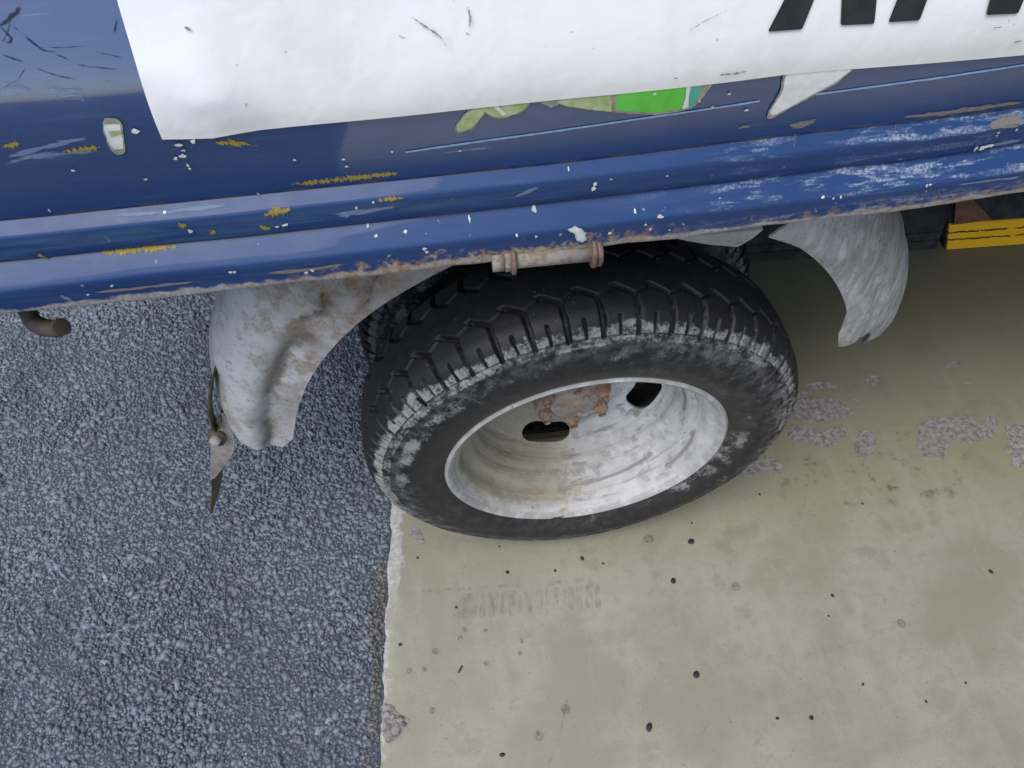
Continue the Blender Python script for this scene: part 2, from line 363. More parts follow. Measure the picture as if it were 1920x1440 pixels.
# asphalt / slab border: x = EDGE_X + .0986 * y
EDGE_X = -.2744
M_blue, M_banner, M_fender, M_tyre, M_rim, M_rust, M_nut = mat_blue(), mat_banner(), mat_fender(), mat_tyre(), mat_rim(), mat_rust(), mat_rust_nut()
M_floor, M_bare, M_asph, M_stone = mat_floor(), mat_bare(), mat_asphalt(), mat_stone()
M_black = plain('black_print', (.012, .012, .013), (.022, .022, .024), 80, .5)
M_under = plain('dirty_chassis_black', (.02, .018, .016), (.06, .05, .04), 25, .8)
M_kerbblack = plain('black_rubber_kerb', (.012, .012, .012), (.040, .038, .035), 40, .75)
def mat_hinge():
    n = N('peeling_hinge_paint'); a = n.noise(110, 5, .65); b = n.noise(60, 4, .6)
    c = n.mix(n.step(a, .42, .6), (.28, .255, .23), (.20, .145, .105))
    c = n.mix(n.step(b, .60, .66), c, (.03, .07, .2))
    return n.done(c, .7, n.bump(a, .5, .001), spec=.3)
M_hinge = mat_hinge()
M_ring = plain('rusty_ring', (.10, .065, .05), (.19, .13, .105), 150, .75, .5)
M_strap = plain('dusty_rubber_strap', (.30, .26, .23), (.40, .36, .33), 120, .75)
M_strapback = plain('dark_strap_inside', (.055, .045, .022), (.10, .085, .045), 60, .8)
M_tar = plain('tar_spot', (.012, .012, .014), (.03, .03, .033), 300, .6)
def mat_alpha(name, col, lo, hi, scale, vs, rough=.6, amax=1.0, col2=None, fade=False):
    n = N(name); f = n.noise(1, 5, .7, n.vec(tuple(scale * v for v in vs))); g = n.noise(300, 3, .6)
    c = n.mix(g, col, col2 or tuple(v * .7 for v in col))
    if fade: f = n.add(n.mul(n.add(f, -.5), 3.2), n.attr('fade').outputs['Fac'])
    return n.done(c, rough, alpha=n.mul(n.step(f, lo, hi), amax), spec=.4)
M_print = mat_alpha('rubber_mark', (.14, .14, .10), .38, .72, 130, (1, .4, 1), amax=.26)
M_faint = mat_alpha('faint_stain', (.13, .13, .11), .30, .70, 260, (1, 1, 1), amax=.45)
M_yrub = mat_alpha('yellow_rub', (.42, .30, .03), .30, .80, 130, (3.2, 1, 1.2), col2=(.24, .19, .06), fade=True, amax=.9)
M_brub = mat_alpha('pale_rub', (.24, .33, .50), .25, .80, 60, (.6, 1, 5), amax=.65, fade=True)
M_grub = mat_alpha('grey_rub', (.25, .22, .20), .30, .60, 60, (.6, 1, 6), amax=.9, fade=True)
M_line2 = mat_alpha('faint_line', (.16, .155, .12), .45, .75, 90, (1, 1, 1), amax=.35)
M_crack = mat_alpha('crack_dirt', (.20, .17, .14), .35, .75, 300, (1, 1, 1), amax=.8, fade=True)
M_chip = plain('primer_chip', (.55, .56, .55), (.72, .72, .70), 300, .6)
M_chipg = plain('old_filler', (.40, .43, .40), (.56, .58, .53), 200, .7)
M_pale = plain('faded_green_print', (.30, .38, .14), (.46, .50, .30), 130, .6)
M_green = plain('green_print', (.10, .46, .045), (.13, .55, .07), 60, .5)
M_teal = plain('teal_print', (.05, .33, .25), (.08, .40, .31), 80, .5)
M_glue = plain('dirty_glue', (.20, .20, .15), (.34, .33, .27), 160, .8)
M_wht = plain('white_print', (.66, .66, .65), (.76, .76, .75), 120, .5)
M_line = plain('pale_blue_pinstripe', (.20, .32, .52), (.30, .42, .60), 200, .5)
M_dark = mat_alpha('dark_scratch', (.015, .018, .06), .30, .85, 160, (1, 1, 1), amax=.85, fade=True)
def mat_yellow():
    n = N('worn_yellow_paint'); x, y, z = n.xyz(); f = n.noise(1, 5, .7, n.vec((18, 40, 160)))
    l1 = n.band(n.add(z, n.mul(n.add(n.noise(70, 3), -.5), .006)), .0185, .021, .0008)
    l2 = n.band(n.add(z, n.mul(n.add(n.noise(60, 3), -.5), .006)), .034, .036, .0006)
    blk = n.math('MAXIMUM', n.mul(n.math('MAXIMUM', l1, l2), n.step(n.noise(30, 3), .38, .48)), n.step(f, .66, .72))
    return n.done(n.mix(blk, n.mix(n.noise(12, 3), (.92, .44, .004), (.97, .52, .008)), (.015, .014, .012)), .55, spec=.4)
M_yellow = mat_yellow()
M_brick = plain('red_brown_paint', (.13, .04, .02), (.20, .07, .04), 50, .7)
M_wall = plain('grey_wall', (.30, .29, .27), (.38, .37, .35), 3, .8)

# ------------------------------------------------------------------ ground
def edge_x(y): return EDGE_X + .0986 * y
road = mesh('asphalt_road', [(-150, -150, -.0070), (150, -150, -.0070), (150, 150, -.0070), (-150, 150, -.0070)], [(0, 1, 2, 3)], M_asph)
road['kind'] = 'structure'
# slab with a worn, slightly uneven arris
ys = np.concatenate([np.linspace(-5, -.5, 30), np.arange(-.5, .7, .004)[1:], np.linspace(.7, 7, 30)])
V = []; n_ = len(ys)
q3 = np.c_[ys * 40, ys * 0, ys * 0]
wob = (fbm(q3, 5, 3) - .5) * .0065 + (fbm(q3 * 4, 8, 2) - .5) * .0022
V = [(7, yy, 0) for yy in ys] + [(edge_x(yy) + .012, yy, 0) for yy in ys] + [(edge_x(yy) + .003 + wb, yy, -.0012) for yy, wb in zip(ys, wob)] + \
    [(edge_x(yy) - .001 + wb, yy, -.005) for yy, wb in zip(ys, wob)] + [(edge_x(yy) - .002 + wb, yy, -.03) for yy, wb in zip(ys, wob)]
F = [(r * n_ + k, r * n_ + k + 1, (r + 1) * n_ + k + 1, (r + 1) * n_ + k) for r in range(4) for k in range(n_ - 1)]
floor = mesh('garage_floor', V, F, M_floor); floor['kind'] = 'structure'

def floor_sheet(name, pts, mat, h=.0006, rough=.0012, seed=0, step=.002):
    Q = smooth_poly(pts, step, rough, seed)
    return mesh(name, np.c_[Q, np.full(len(Q), h)], [tuple(range(len(Q)))], mat, floor)
PATCH = [
 [(0.4310,0.2080),(0.4530,0.2070),(0.4750,0.1990),(0.4810,0.1900),(0.4580,0.1910),(0.4320,0.1870),(0.4260,0.1960)],
 [(0.4090,0.1950),(0.4290,0.1880),(0.4380,0.1780),(0.4600,0.1760),(0.4740,0.1600),(0.4860,0.1420),(0.4620,0.1310),(0.4360,0.1330),(0.4070,0.1310),(0.3970,0.1410),(0.3810,0.1440)],
 [(0.3780,0.1360),(0.4050,0.1240),(0.4280,0.1140),(0.4480,0.1210),(0.4620,0.1130),(0.4540,0.0970),(0.4370,0.0940),(0.4270,0.0840),(0.4050,0.0900),(0.3930,0.1010),(0.3710,0.1070),(0.3610,0.1180)],
 [(0.4750,0.1070),(0.4970,0.1050),(0.5010,0.0860),(0.4900,0.0650),(0.4730,0.0610),(0.4610,0.0650),(0.4700,0.0830)],
 [(0.5330,0.2020),(0.5440,0.2090),(0.5540,0.1970),(0.5510,0.1870),(0.5330,0.1840),(0.5260,0.1910)],
 [(0.5930,0.1100),(0.6170,0.1100),(0.6400,0.1070),(0.6560,0.1110),(0.6670,0.1020),(0.6690,0.0880),(0.6800,0.0880),(0.6930,0.1020),(0.7040,0.0930),(0.6980,0.0780),(0.6760,0.0620),(0.6460,0.0580),(0.6280,0.0600),(0.6220,0.0710),(0.6070,0.0620),(0.5920,0.0420),(0.5600,0.0470),(0.5550,0.0660),(0.5660,0.0800),(0.5760,0.1010)],
 [(0.7110,0.0800),(0.7500,0.0770),(0.7540,0.0460),(0.7210,0.0110),(0.6910,0.0060),(0.6840,0.0130),(0.6950,0.0300),(0.6850,0.0380),(0.7010,0.0510)],
 [(0.2710,0.0620),(0.2860,0.0750),(0.3130,0.0860),(0.3340,0.0790),(0.3400,0.0650),(0.3290,0.0530),(0.3220,0.0640),(0.3080,0.0620),(0.2840,0.0580)],
 [(0.6750,0.2080),(0.6960,0.2130),(0.7010,0.2060),(0.6800,0.1960),(0.6690,0.2000)], [(0.6860,0.1680),(0.6990,0.1680),(0.6960,0.1600),(0.6840,0.1600)], [(0.4940,0.1680),(0.5040,0.1680),(0.5010,0.1600),(0.4930,0.1600)],
 [(0.7550,0.1160),(0.7680,0.1180),(0.7660,0.1060),(0.7520,0.1070)], [(-0.2390,0.0560),(-0.2260,0.0490),(-0.2230,0.0360),(-0.2190,0.0270),(-0.2250,0.0230),(-0.2320,0.0330),(-0.2410,0.0410)],
]
for k, P in enumerate(PATCH):
    floor_sheet('bare_patch', P, M_bare, .0005 + .00003 * k, .0022, k)
# broken-out corner of the slab edge with rubble
ch = floor_sheet('broken_edge', [(-0.2940,-0.1880),(-0.2810,-0.1900),(-0.2760,-0.2010),(-0.2660,-0.2070),(-0.2590,-0.2130),(-0.2670,-0.2220),(-0.2760,-0.2330),(-0.2880,-0.2350),(-0.2940,-0.2290)], M_bare, .0011, .003, 31)
SPOTS = [(((0.1660,-0.0320)), 9.5), (((0.1250,-0.0850)), 8), (((0.1220,-0.2130)), 9), (((0.0450,-0.2660)), 9.5), (((0.0040,-0.0330)), 5.5), (((-0.1060,-0.0370)), 5.5), (((0.0320,-0.0450)), 3.5),
 (((-0.0380,-0.0450)), 4), (((0.3390,-0.1390)), 5), (((0.2530,-0.2860)), 6), (((0.5720,-0.1400)), 6), (((-0.2650,-0.1150)), 4.5), (((-0.1460,-0.2700)), 6), (((-0.1840,-0.0760)), 3.5), (((0.2890,0.0250)), 3.5),
 (((-0.2320,0.0040)), 3.5), (((-0.1120,0.0030)), 3), (((0.4350,-0.0130)), 3.5), (((0.1750,-0.0040)), 3), (((0.3230,-0.1650)), 3), (((0.3340,-0.2570)), 3.5), (((0.4670,-0.2750)), 3), (((0.4060,-0.2890)), 3.5), (((0.2100,-0.2800)), 4)]
for k, ((x, y), r) in enumerate(SPOTS):
    r *= .00050; th = np.arange(14) / 14 * 2 * np.pi
    rr = r * (1 + .35 * (vnoise(np.c_[np.cos(th) * 1.3 + k * 5, np.sin(th) * 1.3, th * 0], k) - .5)); a = .8 + .4 * rng.random(); t = rng.random() * 3
    X = rr * np.cos(th) * a; Y_ = rr * np.sin(th) / a
    P = np.c_[x + X * math.cos(t) - Y_ * math.sin(t), y + X * math.sin(t) + Y_ * math.cos(t), np.full(14, .0011)]
    P2 = np.c_[P[:, :2] * .6 + np.array([x, y]) * .4, np.full(14, .0019)]
    mesh('tar_spot', np.r_[P, P2], [(i, (i + 1) % 14, 14 + (i + 1) % 14, 14 + i) for i in range(14)] + [tuple(range(14, 28))], M_tar, floor, True)
FAINT = [(-0.2550,-0.1510),(-0.2180,-0.1310),(-0.1830,-0.1190),(-0.1760,-0.1080),(-0.1470,-0.1140),(-0.1520,-0.1570),(-0.1000,-0.1350),(-0.1050,-0.1510),(-0.2290,-0.2050),(-0.2350,-0.1520),(0.1060,-0.0180),(-0.0970,-0.2550),(-0.0570,-0.2290),(0.4170,-0.1900),(0.2100,-0.1060)]
for k, (x, y) in enumerate(FAINT):
    r = (.0040 if k < 10 else .006) * (.75 + .5 * rng.random()); th = np.arange(12) / 12 * 2 * np.pi
    mesh('faint_spot', np.c_[x + r * np.cos(th), y + r * np.sin(th), np.full(12, .0010)], [tuple(range(12))], M_faint, floor)
# ghost of a tyre tread printed on the paint, one bar per tread block
PRINT = [[(-0.1840,-0.0590),(-0.1740,-0.0580),(-0.1790,-0.0920),(-0.1900,-0.0920)], [(-0.1730,-0.0590),(-0.1510,-0.0590),(-0.1580,-0.0940),(-0.1790,-0.0930)], [(-0.1480,-0.0610),(-0.1380,-0.0610),(-0.1440,-0.0950),(-0.1540,-0.0950)], [(-0.1360,-0.0610),(-0.1230,-0.0620),(-0.1290,-0.0960),(-0.1420,-0.0960)],
 [(-0.1170,-0.0620),(-0.1080,-0.0630),(-0.1150,-0.0980),(-0.1250,-0.0980)], [(-0.1060,-0.0630),(-0.0970,-0.0640),(-0.1040,-0.0990),(-0.1130,-0.0980)], [(-0.0950,-0.0640),(-0.0890,-0.0640),(-0.0940,-0.0990),(-0.1020,-0.0980)], [(-0.0860,-0.0650),(-0.0730,-0.0660),(-0.0800,-0.0990),(-0.0910,-0.0990)],
 [(-0.0700,-0.0660),(-0.0590,-0.0670),(-0.0650,-0.1010),(-0.0760,-0.1000)], [(-0.0560,-0.0680),(-0.0480,-0.0680),(-0.0540,-0.1020),(-0.0620,-0.1010)], [(-0.0450,-0.0680),(-0.0370,-0.0690),(-0.0440,-0.1020),(-0.0510,-0.1020)], [(-0.0340,-0.0700),(-0.0270,-0.0700),(-0.0330,-0.1030),(-0.0400,-0.1020)],
 [(-0.0240,-0.0700),(-0.0160,-0.0710),(-0.0210,-0.1040),(-0.0290,-0.1030)], [(-0.0120,-0.0710),(-0.0030,-0.0710),(-0.0090,-0.1050),(-0.0170,-0.1040)], [(0.0000,-0.0720),(0.0100,-0.0720),(0.0050,-0.1060),(-0.0050,-0.1050)], [(0.0130,-0.0730),(0.0210,-0.0730),(0.0170,-0.1070),(0.0080,-0.1070)]]
for k, P in enumerate(PRINT): floor_sheet('tread_print', P, M_print, .0008 + .00001 * k, .0015, 60 + k, .003)
for k, P in enumerate([[(-0.2590,-0.0420),(-0.1250,-0.0530),(0.0200,-0.0630),(0.0190,-0.0680),(-0.1250,-0.0580),(-0.2590,-0.0440)], [(-0.0540,-0.2160),(-0.0510,-0.2170),(-0.0700,-0.2620),(-0.0900,-0.2930),(-0.0940,-0.2930),(-0.0730,-0.2610)], [(-0.1910,-0.1630),(-0.1850,-0.1540),(-0.1830,-0.1560),(-0.1890,-0.1640)],
                       [(0.3080,-0.2710),(0.3320,-0.2590),(0.3320,-0.2600),(0.3090,-0.2720)], [(0.3660,-0.1680),(0.3700,-0.1840),(0.3670,-0.1860),(0.3630,-0.1690)]]):
    floor_sheet('scuff_line', P, M_line2 if k != 2 else M_tar, .0012 + .00001 * k, .0006, 90 + k, .003)

for k, (x, y) in enumerate([(-0.2800,-0.2050),(-0.2710,-0.2110),(-0.2770,-0.2210),(-0.2870,-0.2150),(-0.2840,-0.2270),(-0.2750,-0.2170),(-0.2870,-0.2000),(-0.2700,-0.2160)]):
    r = .0035 + .003 * rng.random(); th = np.arange(7) / 7 * 2 * np.pi; Vr = []
    for f_, zz in ((1.0, .001), (1.05, r * .5), (.6, r * .9)):
        q_ = r * f_ * rng.uniform(.75, 1.2, 7); Vr += [(x + a * math.cos(t), y + a * math.sin(t), zz + rng.uniform(-.0004, .0004)) for a, t in zip(q_, th)]
    mesh('rubble_stone', Vr, [(l * 7 + i, l * 7 + (i + 1) % 7, (l + 1) * 7 + (i + 1) % 7, (l + 1) * 7 + i) for l in (0, 1) for i in range(7)] + [tuple(range(14, 21))], M_bare, floor)
# garage over the slab: ceiling and back walls outside the picture, they shade the right-hand side
gc = box('ceiling', (.9, -3.0, 2.7), (7.2, 7.2, 2.9), M_wall); gc['kind'] = 'structure'
gw = box('wall', (7.0, -3.0, 0.002), (7.2, 7.2, 2.698), M_wall); gw['kind'] = 'structure'
gw2 = box('wall', (.9, 7.0, 0.002), (6.995, 7.2, 2.698), M_wall); gw2['kind'] = 'structure'

# ------------------------------------------------------------------ loose face of the asphalt: countless stones
def stones():
    sp = .0045
    X, Y_ = np.meshgrid(np.arange(-1.22, -.16, sp), np.arange(-.36, .86, sp))
    P = np.c_[X.ravel(), Y_.ravel()] + rng.uniform(-.55, .55, (X.size, 2)) * sp
    lim = edge_x(P[:, 1]) - .004
    wob_ = (vnoise(np.c_[P * 90, P[:, :1] * 0], 4) - .5) * .006
    P = P[P[:, 0] < lim + wob_]
    xl = -.80 - .22 * (P[:, 1] + .2) - .10
    P = P[P[:, 0] > xl]
    n = len(P); r = np.clip(rng.lognormal(math.log(.0025), .42, n), .0012, .0068)
    k = 6
    a0 = rng.random(n) * 6.28; ang = a0[:, None] + np.arange(k) / k * 2 * np.pi + rng.uniform(-.35, .35, (n, k))
    rb = r[:, None] * rng.uniform(.75, 1.25, (n, k)); rt = rb * rng.uniform(.40, .75, (n, k))
    el = rng.uniform(.65, 1.3, n)[:, None]; ea = rng.random(n) * 3.14
    def ring(rad, z):
        x = rad * np.cos(ang) * el; y = rad * np.sin(ang) / el
        return np.stack([P[:, :1] + x * np.cos(ea)[:, None] - y * np.sin(ea)[:, None], P[:, 1:] + x * np.sin(ea)[:, None] + y * np.cos(ea)[:, None], z], -1)
    big = (fbm(np.c_[P * 9, P[:, :1] * 0], 12, 3) - .5) * .007
    top = -.0068 + np.clip(big * .7, -.0008, .0025) + r * rng.uniform(.34, .80, n)
    V0 = ring(rb, np.full((n, k), -.0095)); V1 = ring(rb * .97, np.repeat((top - r * .45)[:, None], k, 1) + rng.uniform(-.12, .12, (n, k)) * r[:, None])
    V2 = ring(rt, top[:, None] + rng.uniform(-.30, .30, (n, k)) * r[:, None])
    V = np.concatenate([V0, V1, V2], 1)
    b = (np.arange(n) * 3 * k)[:, None]
    T = []
    for i in range(k):
        j = (i + 1) % k
        for o in (0, k):
            T += [b + np.array([[o + i, o + j, o + k + j]]), b + np.array([[o + i, o + k + j, o + k + i]])]
    for i in range(1, k - 1): T.append(b + np.array([[2 * k, 2 * k + i, 2 * k + i + 1]]))
    T = np.concatenate(T, 0)
    o = fast_mesh('asphalt_stones', V.reshape(-1, 3), T, M_stone, None, True)
    t = rng.beta(2.2, 2.2, n) * .8 + .12; t[rng.random(n) < .012] += rng.uniform(.5, 1.0)
    hu = rng.random(n); nearE = (edge_x(P[:, 1]) - P[:, 0] < .03 * vnoise(np.c_[P * 14, P[:, :1] * 0], 9)) & (P[:, 1] < .0); hu[nearE] = 1.0; t[nearE] *= .45
    attr(o, 'tone', np.repeat(t, 3 * k)); attr(o, 'hue', np.repeat(hu, 3 * k))
    o['kind'] = 'stuff'; o['label'] = 'dark grey stones of the coarse asphalt surface beside the slab'; o['category'] = 'asphalt'
    return o
stones()

# ------------------------------------------------------------------ the truck
truck = thing('cargo_truck', 'battered blue cargo truck with white banner on its side and dusty rear wheel', 'truck', (0, .8, 0))

# side gate: pressed sheet with two stepped ribs
gx = np.concatenate([np.linspace(-.78, -.56, 8), np.arange(-.55, .56, .006), np.linspace(.58, 2.4, 40)])
gz = np.unique(np.concatenate([np.linspace(a, b, 4)[:-1] if b - a > .004 else [a] for a, b in zip(GZ[:23], GZ[1:24])] + [_zz[::6]]))
X, Z = np.meshgrid(gx, gz, indexing='ij'); X = X.ravel(); Z = Z.ravel()
Yg = gate_y(X, Z) + (fbm(np.c_[X * 9, Z * 0, Z * 14], 21, 2) - .5) * .0035
hemd = (fbm(np.c_[X * 24, X * 0, X * 0], 33, 3) - .5) * .006 * sst(Z, .645, .632)
V = np.c_[X, Yg, Z + hemd]; nz = len(gz)
gate = fast_mesh('side_gate', V, grid_faces(len(gx), nz), M_blue, truck); gate['label'] = 'blue ribbed side panel with scuffs and rust along its lower edge'
solid(gate, .0016, 1)
def gsurf(P, off=.0012):
    P = np.asarray(P, float)
    y = gate_y(P[:, 0], P[:, 1]) + (fbm(np.c_[P[:, 0] * 9, P[:, 1] * 0, P[:, 1] * 14], 21, 2) - .5) * .0035
    return np.c_[P[:, 0], y - off, P[:, 1]]
def gate_sheet(name, pts, mat, off=.0012, rough=.0008, seed=0, step=.0018, parent=None):
    """thin flake following the gate surface: outline fanned over interior rows"""
    Q = smooth_poly(pts, step, rough, seed) if rough else np.array(pts, float)
    c = Q.mean(0); V = [Q]
    for s in (.66, .33): V.append(c + (Q - c) * s)
    V.append(c[None]); V = np.concatenate(V); n = len(Q)
    F = [(i, (i + 1) % n, n + (i + 1) % n, n + i) for i in range(n)] + [(n + i, n + (i + 1) % n, 2 * n + (i + 1) % n, 2 * n + i) for i in range(n)] + [(2 * n + i, 2 * n + (i + 1) % n, 3 * n) for i in range(n)]
    return mesh(name, gsurf(V, off), F, mat, parent or gate, True)
def gate_strip(name, pts, wd, mat, off=.0012, seed=0, taper=True, rough=.0006):
    P = np.array(pts, float); d = np.linalg.norm(np.diff(P, axis=0), axis=1); s = np.r_[0, np.cumsum(d)]
    n = max(6, int(s[-1] / .004)); t = np.linspace(0, s[-1], n); Q = np.c_[np.interp(t, s, P[:, 0]), np.interp(t, s, P[:, 1])]
    T = np.gradient(Q, axis=0); T /= np.linalg.norm(T, axis=1)[:, None]; Nn = np.c_[-T[:, 1], T[:, 0]]
    k = np.sin(np.linspace(.06, math.pi - .06, n)) ** .45 if taper else np.ones(n)
    h = wd / 2 * k * (1 + .5 * (fbm(np.c_[t * 300, t * 0 + seed, t * 0], seed, 2) - .5)); Q = Q + rough * (fbm(np.c_[t * 150, t * 0 + seed * 3, t * 0], seed, 2) - .5)[:, None] * Nn
    rows = np.array([1, .55, 0, -.55, -1]); V = np.concatenate([Q + Nn * (h * r_)[:, None] for r_ in rows])
    F = [(r * n + i, r * n + i + 1, (r + 1) * n + i + 1, (r + 1) * n + i) for r in range(4) for i in range(n - 1)]
    o = mesh(name, gsurf(V, off), F, mat, gate, True)
    en = sst(np.minimum(t, s[-1] - t), 0, min(.25 * s[-1], .012))
    attr(o, 'fade', np.concatenate([(1 - abs(r_)) * en for r_ in rows]))
    return o

# banner: one vinyl sheet glued over the upper panel
bl = np.array([(-0.2933,0.7520),(-0.2909,0.7999),(-0.2902,0.8242)]); bb_ = np.array([(-0.2933,0.7520),(-0.2647,0.7491),(-0.2406,0.7516),(-0.0795,0.7519),(0.0998,0.7509),(0.2624,0.7457)])
zt = .975
def left_x(z): return np.interp(z, [bl[0, 1], bl[1, 1], bl[2, 1], 1.0], [bl[0, 0], bl[1, 0], bl[2, 0], bl[2, 0] + .02])
def bot_z(x): return np.interp(x, np.r_[bb_[:, 0], 1.2], np.r_[bb_[:, 1], bb_[-1, 1]])
us = np.r_[np.linspace(0, .12, 14), np.linspace(.12, .6, 110)[1:], np.linspace(.6, 1, 30)[1:]]; vs = np.linspace(0, 1, 60) ** 1.15
VV = []
for u in us:
    for v in vs:
        x = bl[0, 0] + (1.3 - bl[0, 0]) * u; z = bot_z(x) + (zt - bot_z(x)) * v
        x = left_x(z) + (1.3 - left_x(z)) * u; VV.append((x, z))
VV = np.array(VV)
ban_off = .0016 + .0010 * fbm(np.c_[VV * 16, VV[:, :1] * 0], 51, 3) * sst(VV[:, 1], .745, .78)
# a soft fold running up from the lower left corner
fa, fb = np.array([(-0.2734,0.7910),(-0.2406,0.7516)]); fd = (fb - fa) / np.linalg.norm(fb - fa); rel_ = VV - fa; al = rel_ @ fd; fold = rel_ @ np.array([-fd[1], fd[0]])
ban_off = ban_off + .0060 * np.exp(-(np.where(fold > 0, fold / .022, fold / .007)) ** 2) * sst(al, -.02, .02) * sst(al, np.linalg.norm(fb - fa) + .002, np.linalg.norm(fb - fa) - .03)
g3 = gsurf(VV, 0); g3[:, 1] -= ban_off
banner = fast_mesh('banner', g3, grid_faces(len(us), len(vs)), M_banner, gate); banner['label'] = 'white vinyl banner with black lettering'
solid(banner, .0007, 1)
def letter(pts):
    Q = smooth_poly(pts, .0012, 0, 0); c = Q.mean(0); n = len(Q)
    V = np.concatenate([Q, c + (Q - c) * .5, c[None]])
    P = gsurf(V, .0037)
    F = [(i, (i + 1) % n, n + (i + 1) % n, n + i) for i in range(n)] + [(n + i, n + (i + 1) % n, 2 * n) for i in range(n)]
    return mesh('letter_stroke', P, F, M_black, gate, True)
def stroke(bl_, br_, tr_, tl_, ext=.05):
    bl_, br_, tr_, tl_ = map(np.array, (bl_, br_, tr_, tl_))
    e = lambda b, t: t + (t - b) / np.linalg.norm(t - b) * ext
    letter([bl_, br_, e(br_, tr_), e(bl_, tl_)])
stroke(*[(0.0778,0.7806),(0.0999,0.7797),(0.1040,0.7931),(0.0848,0.7947)]); stroke(*[(0.1244,0.7795),(0.1463,0.7783),(0.1447,0.7895),(0.1223,0.7915)])
stroke(*[(0.1552,0.7784),(0.1756,0.7776),(0.1769,0.7867),(0.1572,0.7884)]); stroke(*[(0.2195,0.7764),(0.2413,0.7752),(0.2418,0.7808),(0.2191,0.7829)], ext=.03)

# stuck-on remnants of older stickers
ST = [('sticker_remnant', M_glue, [(-0.3226,0.7658),(-0.3201,0.7692),(-0.3122,0.7678),(-0.3119,0.7634),(-0.3157,0.7531),(-0.3183,0.7442),(-0.3242,0.7433),(-0.3260,0.7505),(-0.3243,0.7598)], .0006),
 ('sticker_remnant', M_chip, [(-0.3222,0.7652),(-0.3131,0.7642),(-0.3160,0.7538),(-0.3182,0.7481),(-0.3234,0.7479),(-0.3247,0.7519),(-0.3237,0.7598)], .0004),
 ('sticker_remnant', M_pale, [(-0.3216,0.7603),(-0.3145,0.7609),(-0.3149,0.7578),(-0.3213,0.7567)], .0006),
 ('sticker_remnant', M_pale, [(-0.1156,0.7397),(-0.1085,0.7486),(-0.1012,0.7529),(-0.0965,0.7479),(-0.1048,0.7384),(-0.1123,0.7344),(-0.1153,0.7356)], .0006),
 ('sticker_remnant', M_pale, [(-0.1012,0.7522),(-0.0677,0.7527),(-0.0728,0.7462),(-0.0776,0.7441),(-0.0848,0.7430),(-0.0906,0.7433),(-0.0965,0.7479)], .0006),
 ('sticker_remnant', M_chip, [(-0.0922,0.7519),(-0.0892,0.7519),(-0.0834,0.7455),(-0.0858,0.7443)], .0003),
 ('sticker_remnant', M_glue, [(-0.0637,0.7515),(-0.0495,0.7521),(-0.0507,0.7474),(-0.0551,0.7464),(-0.0579,0.7482)], .0005),
 ('sticker_remnant', M_pale, [(-0.0495,0.7517),(-0.0141,0.7517),(-0.0143,0.7387),(-0.0232,0.7406),(-0.0421,0.7452),(-0.0514,0.7490)], .0005),
 ('sticker_remnant', M_glue, [(-0.0169,0.7523),(0.0494,0.7520),(0.0446,0.7424),(0.0395,0.7355),(0.0328,0.7331),(0.0143,0.7326),(-0.0006,0.7353),(-0.0157,0.7388)], .0006),
 ('sticker_remnant', M_green, [(-0.0141,0.7517),(0.0319,0.7525),(0.0317,0.7353),(0.0140,0.7347),(-0.0008,0.7374),(-0.0144,0.7403),(-0.0121,0.7450)], .0003),
 ('sticker_remnant', M_wht, [(0.0316,0.7526),(0.0347,0.7522),(0.0356,0.7356),(0.0318,0.7349)], 0),
 ('sticker_remnant', M_teal, [(0.0347,0.7522),(0.0413,0.7522),(0.0409,0.7413),(0.0381,0.7373),(0.0356,0.7356)], .0003),
 ('sticker_remnant', M_glue, [(0.0954,0.7514),(0.1435,0.7494),(0.1346,0.7399),(0.1225,0.7334),(0.0969,0.7181),(0.0934,0.7173),(0.0927,0.7237),(0.0969,0.7387)], .0006),
 ('sticker_remnant', M_wht, [(0.0973,0.7512),(0.1425,0.7492),(0.1332,0.7408),(0.1215,0.7344),(0.0974,0.7202),(0.0941,0.7214),(0.0944,0.7256),(0.0986,0.7388)], .0004)]
for k, (nm, m, P, rg) in enumerate(ST):
    gate_sheet(nm, P, m, .0008 + .00004 * (k % 14), rg, k)
    if m in (M_pale, M_wht) and k not in (2, 10):
        Pa = np.array(P); c_ = Pa.mean(0); dv = Pa - c_; gate_sheet('glue_border', c_ + dv * (1 + .0012 / np.maximum(np.linalg.norm(dv, axis=1), .004))[:, None], M_glue, .0006, .0008, k + 200)
# pinstripe
gate_strip('pinstripe', [(-0.1500,0.7238),(-0.1290,0.7249),(0.0117,0.7309),(0.0847,0.7330)], .0014, M_line, .0006, 1, False, .0002)
gate_strip('pinstripe', [(0.1234,0.7329),(0.1562,0.7340),(0.2691,0.7376)], .0014, M_line, .0006, 2, False, .0002)
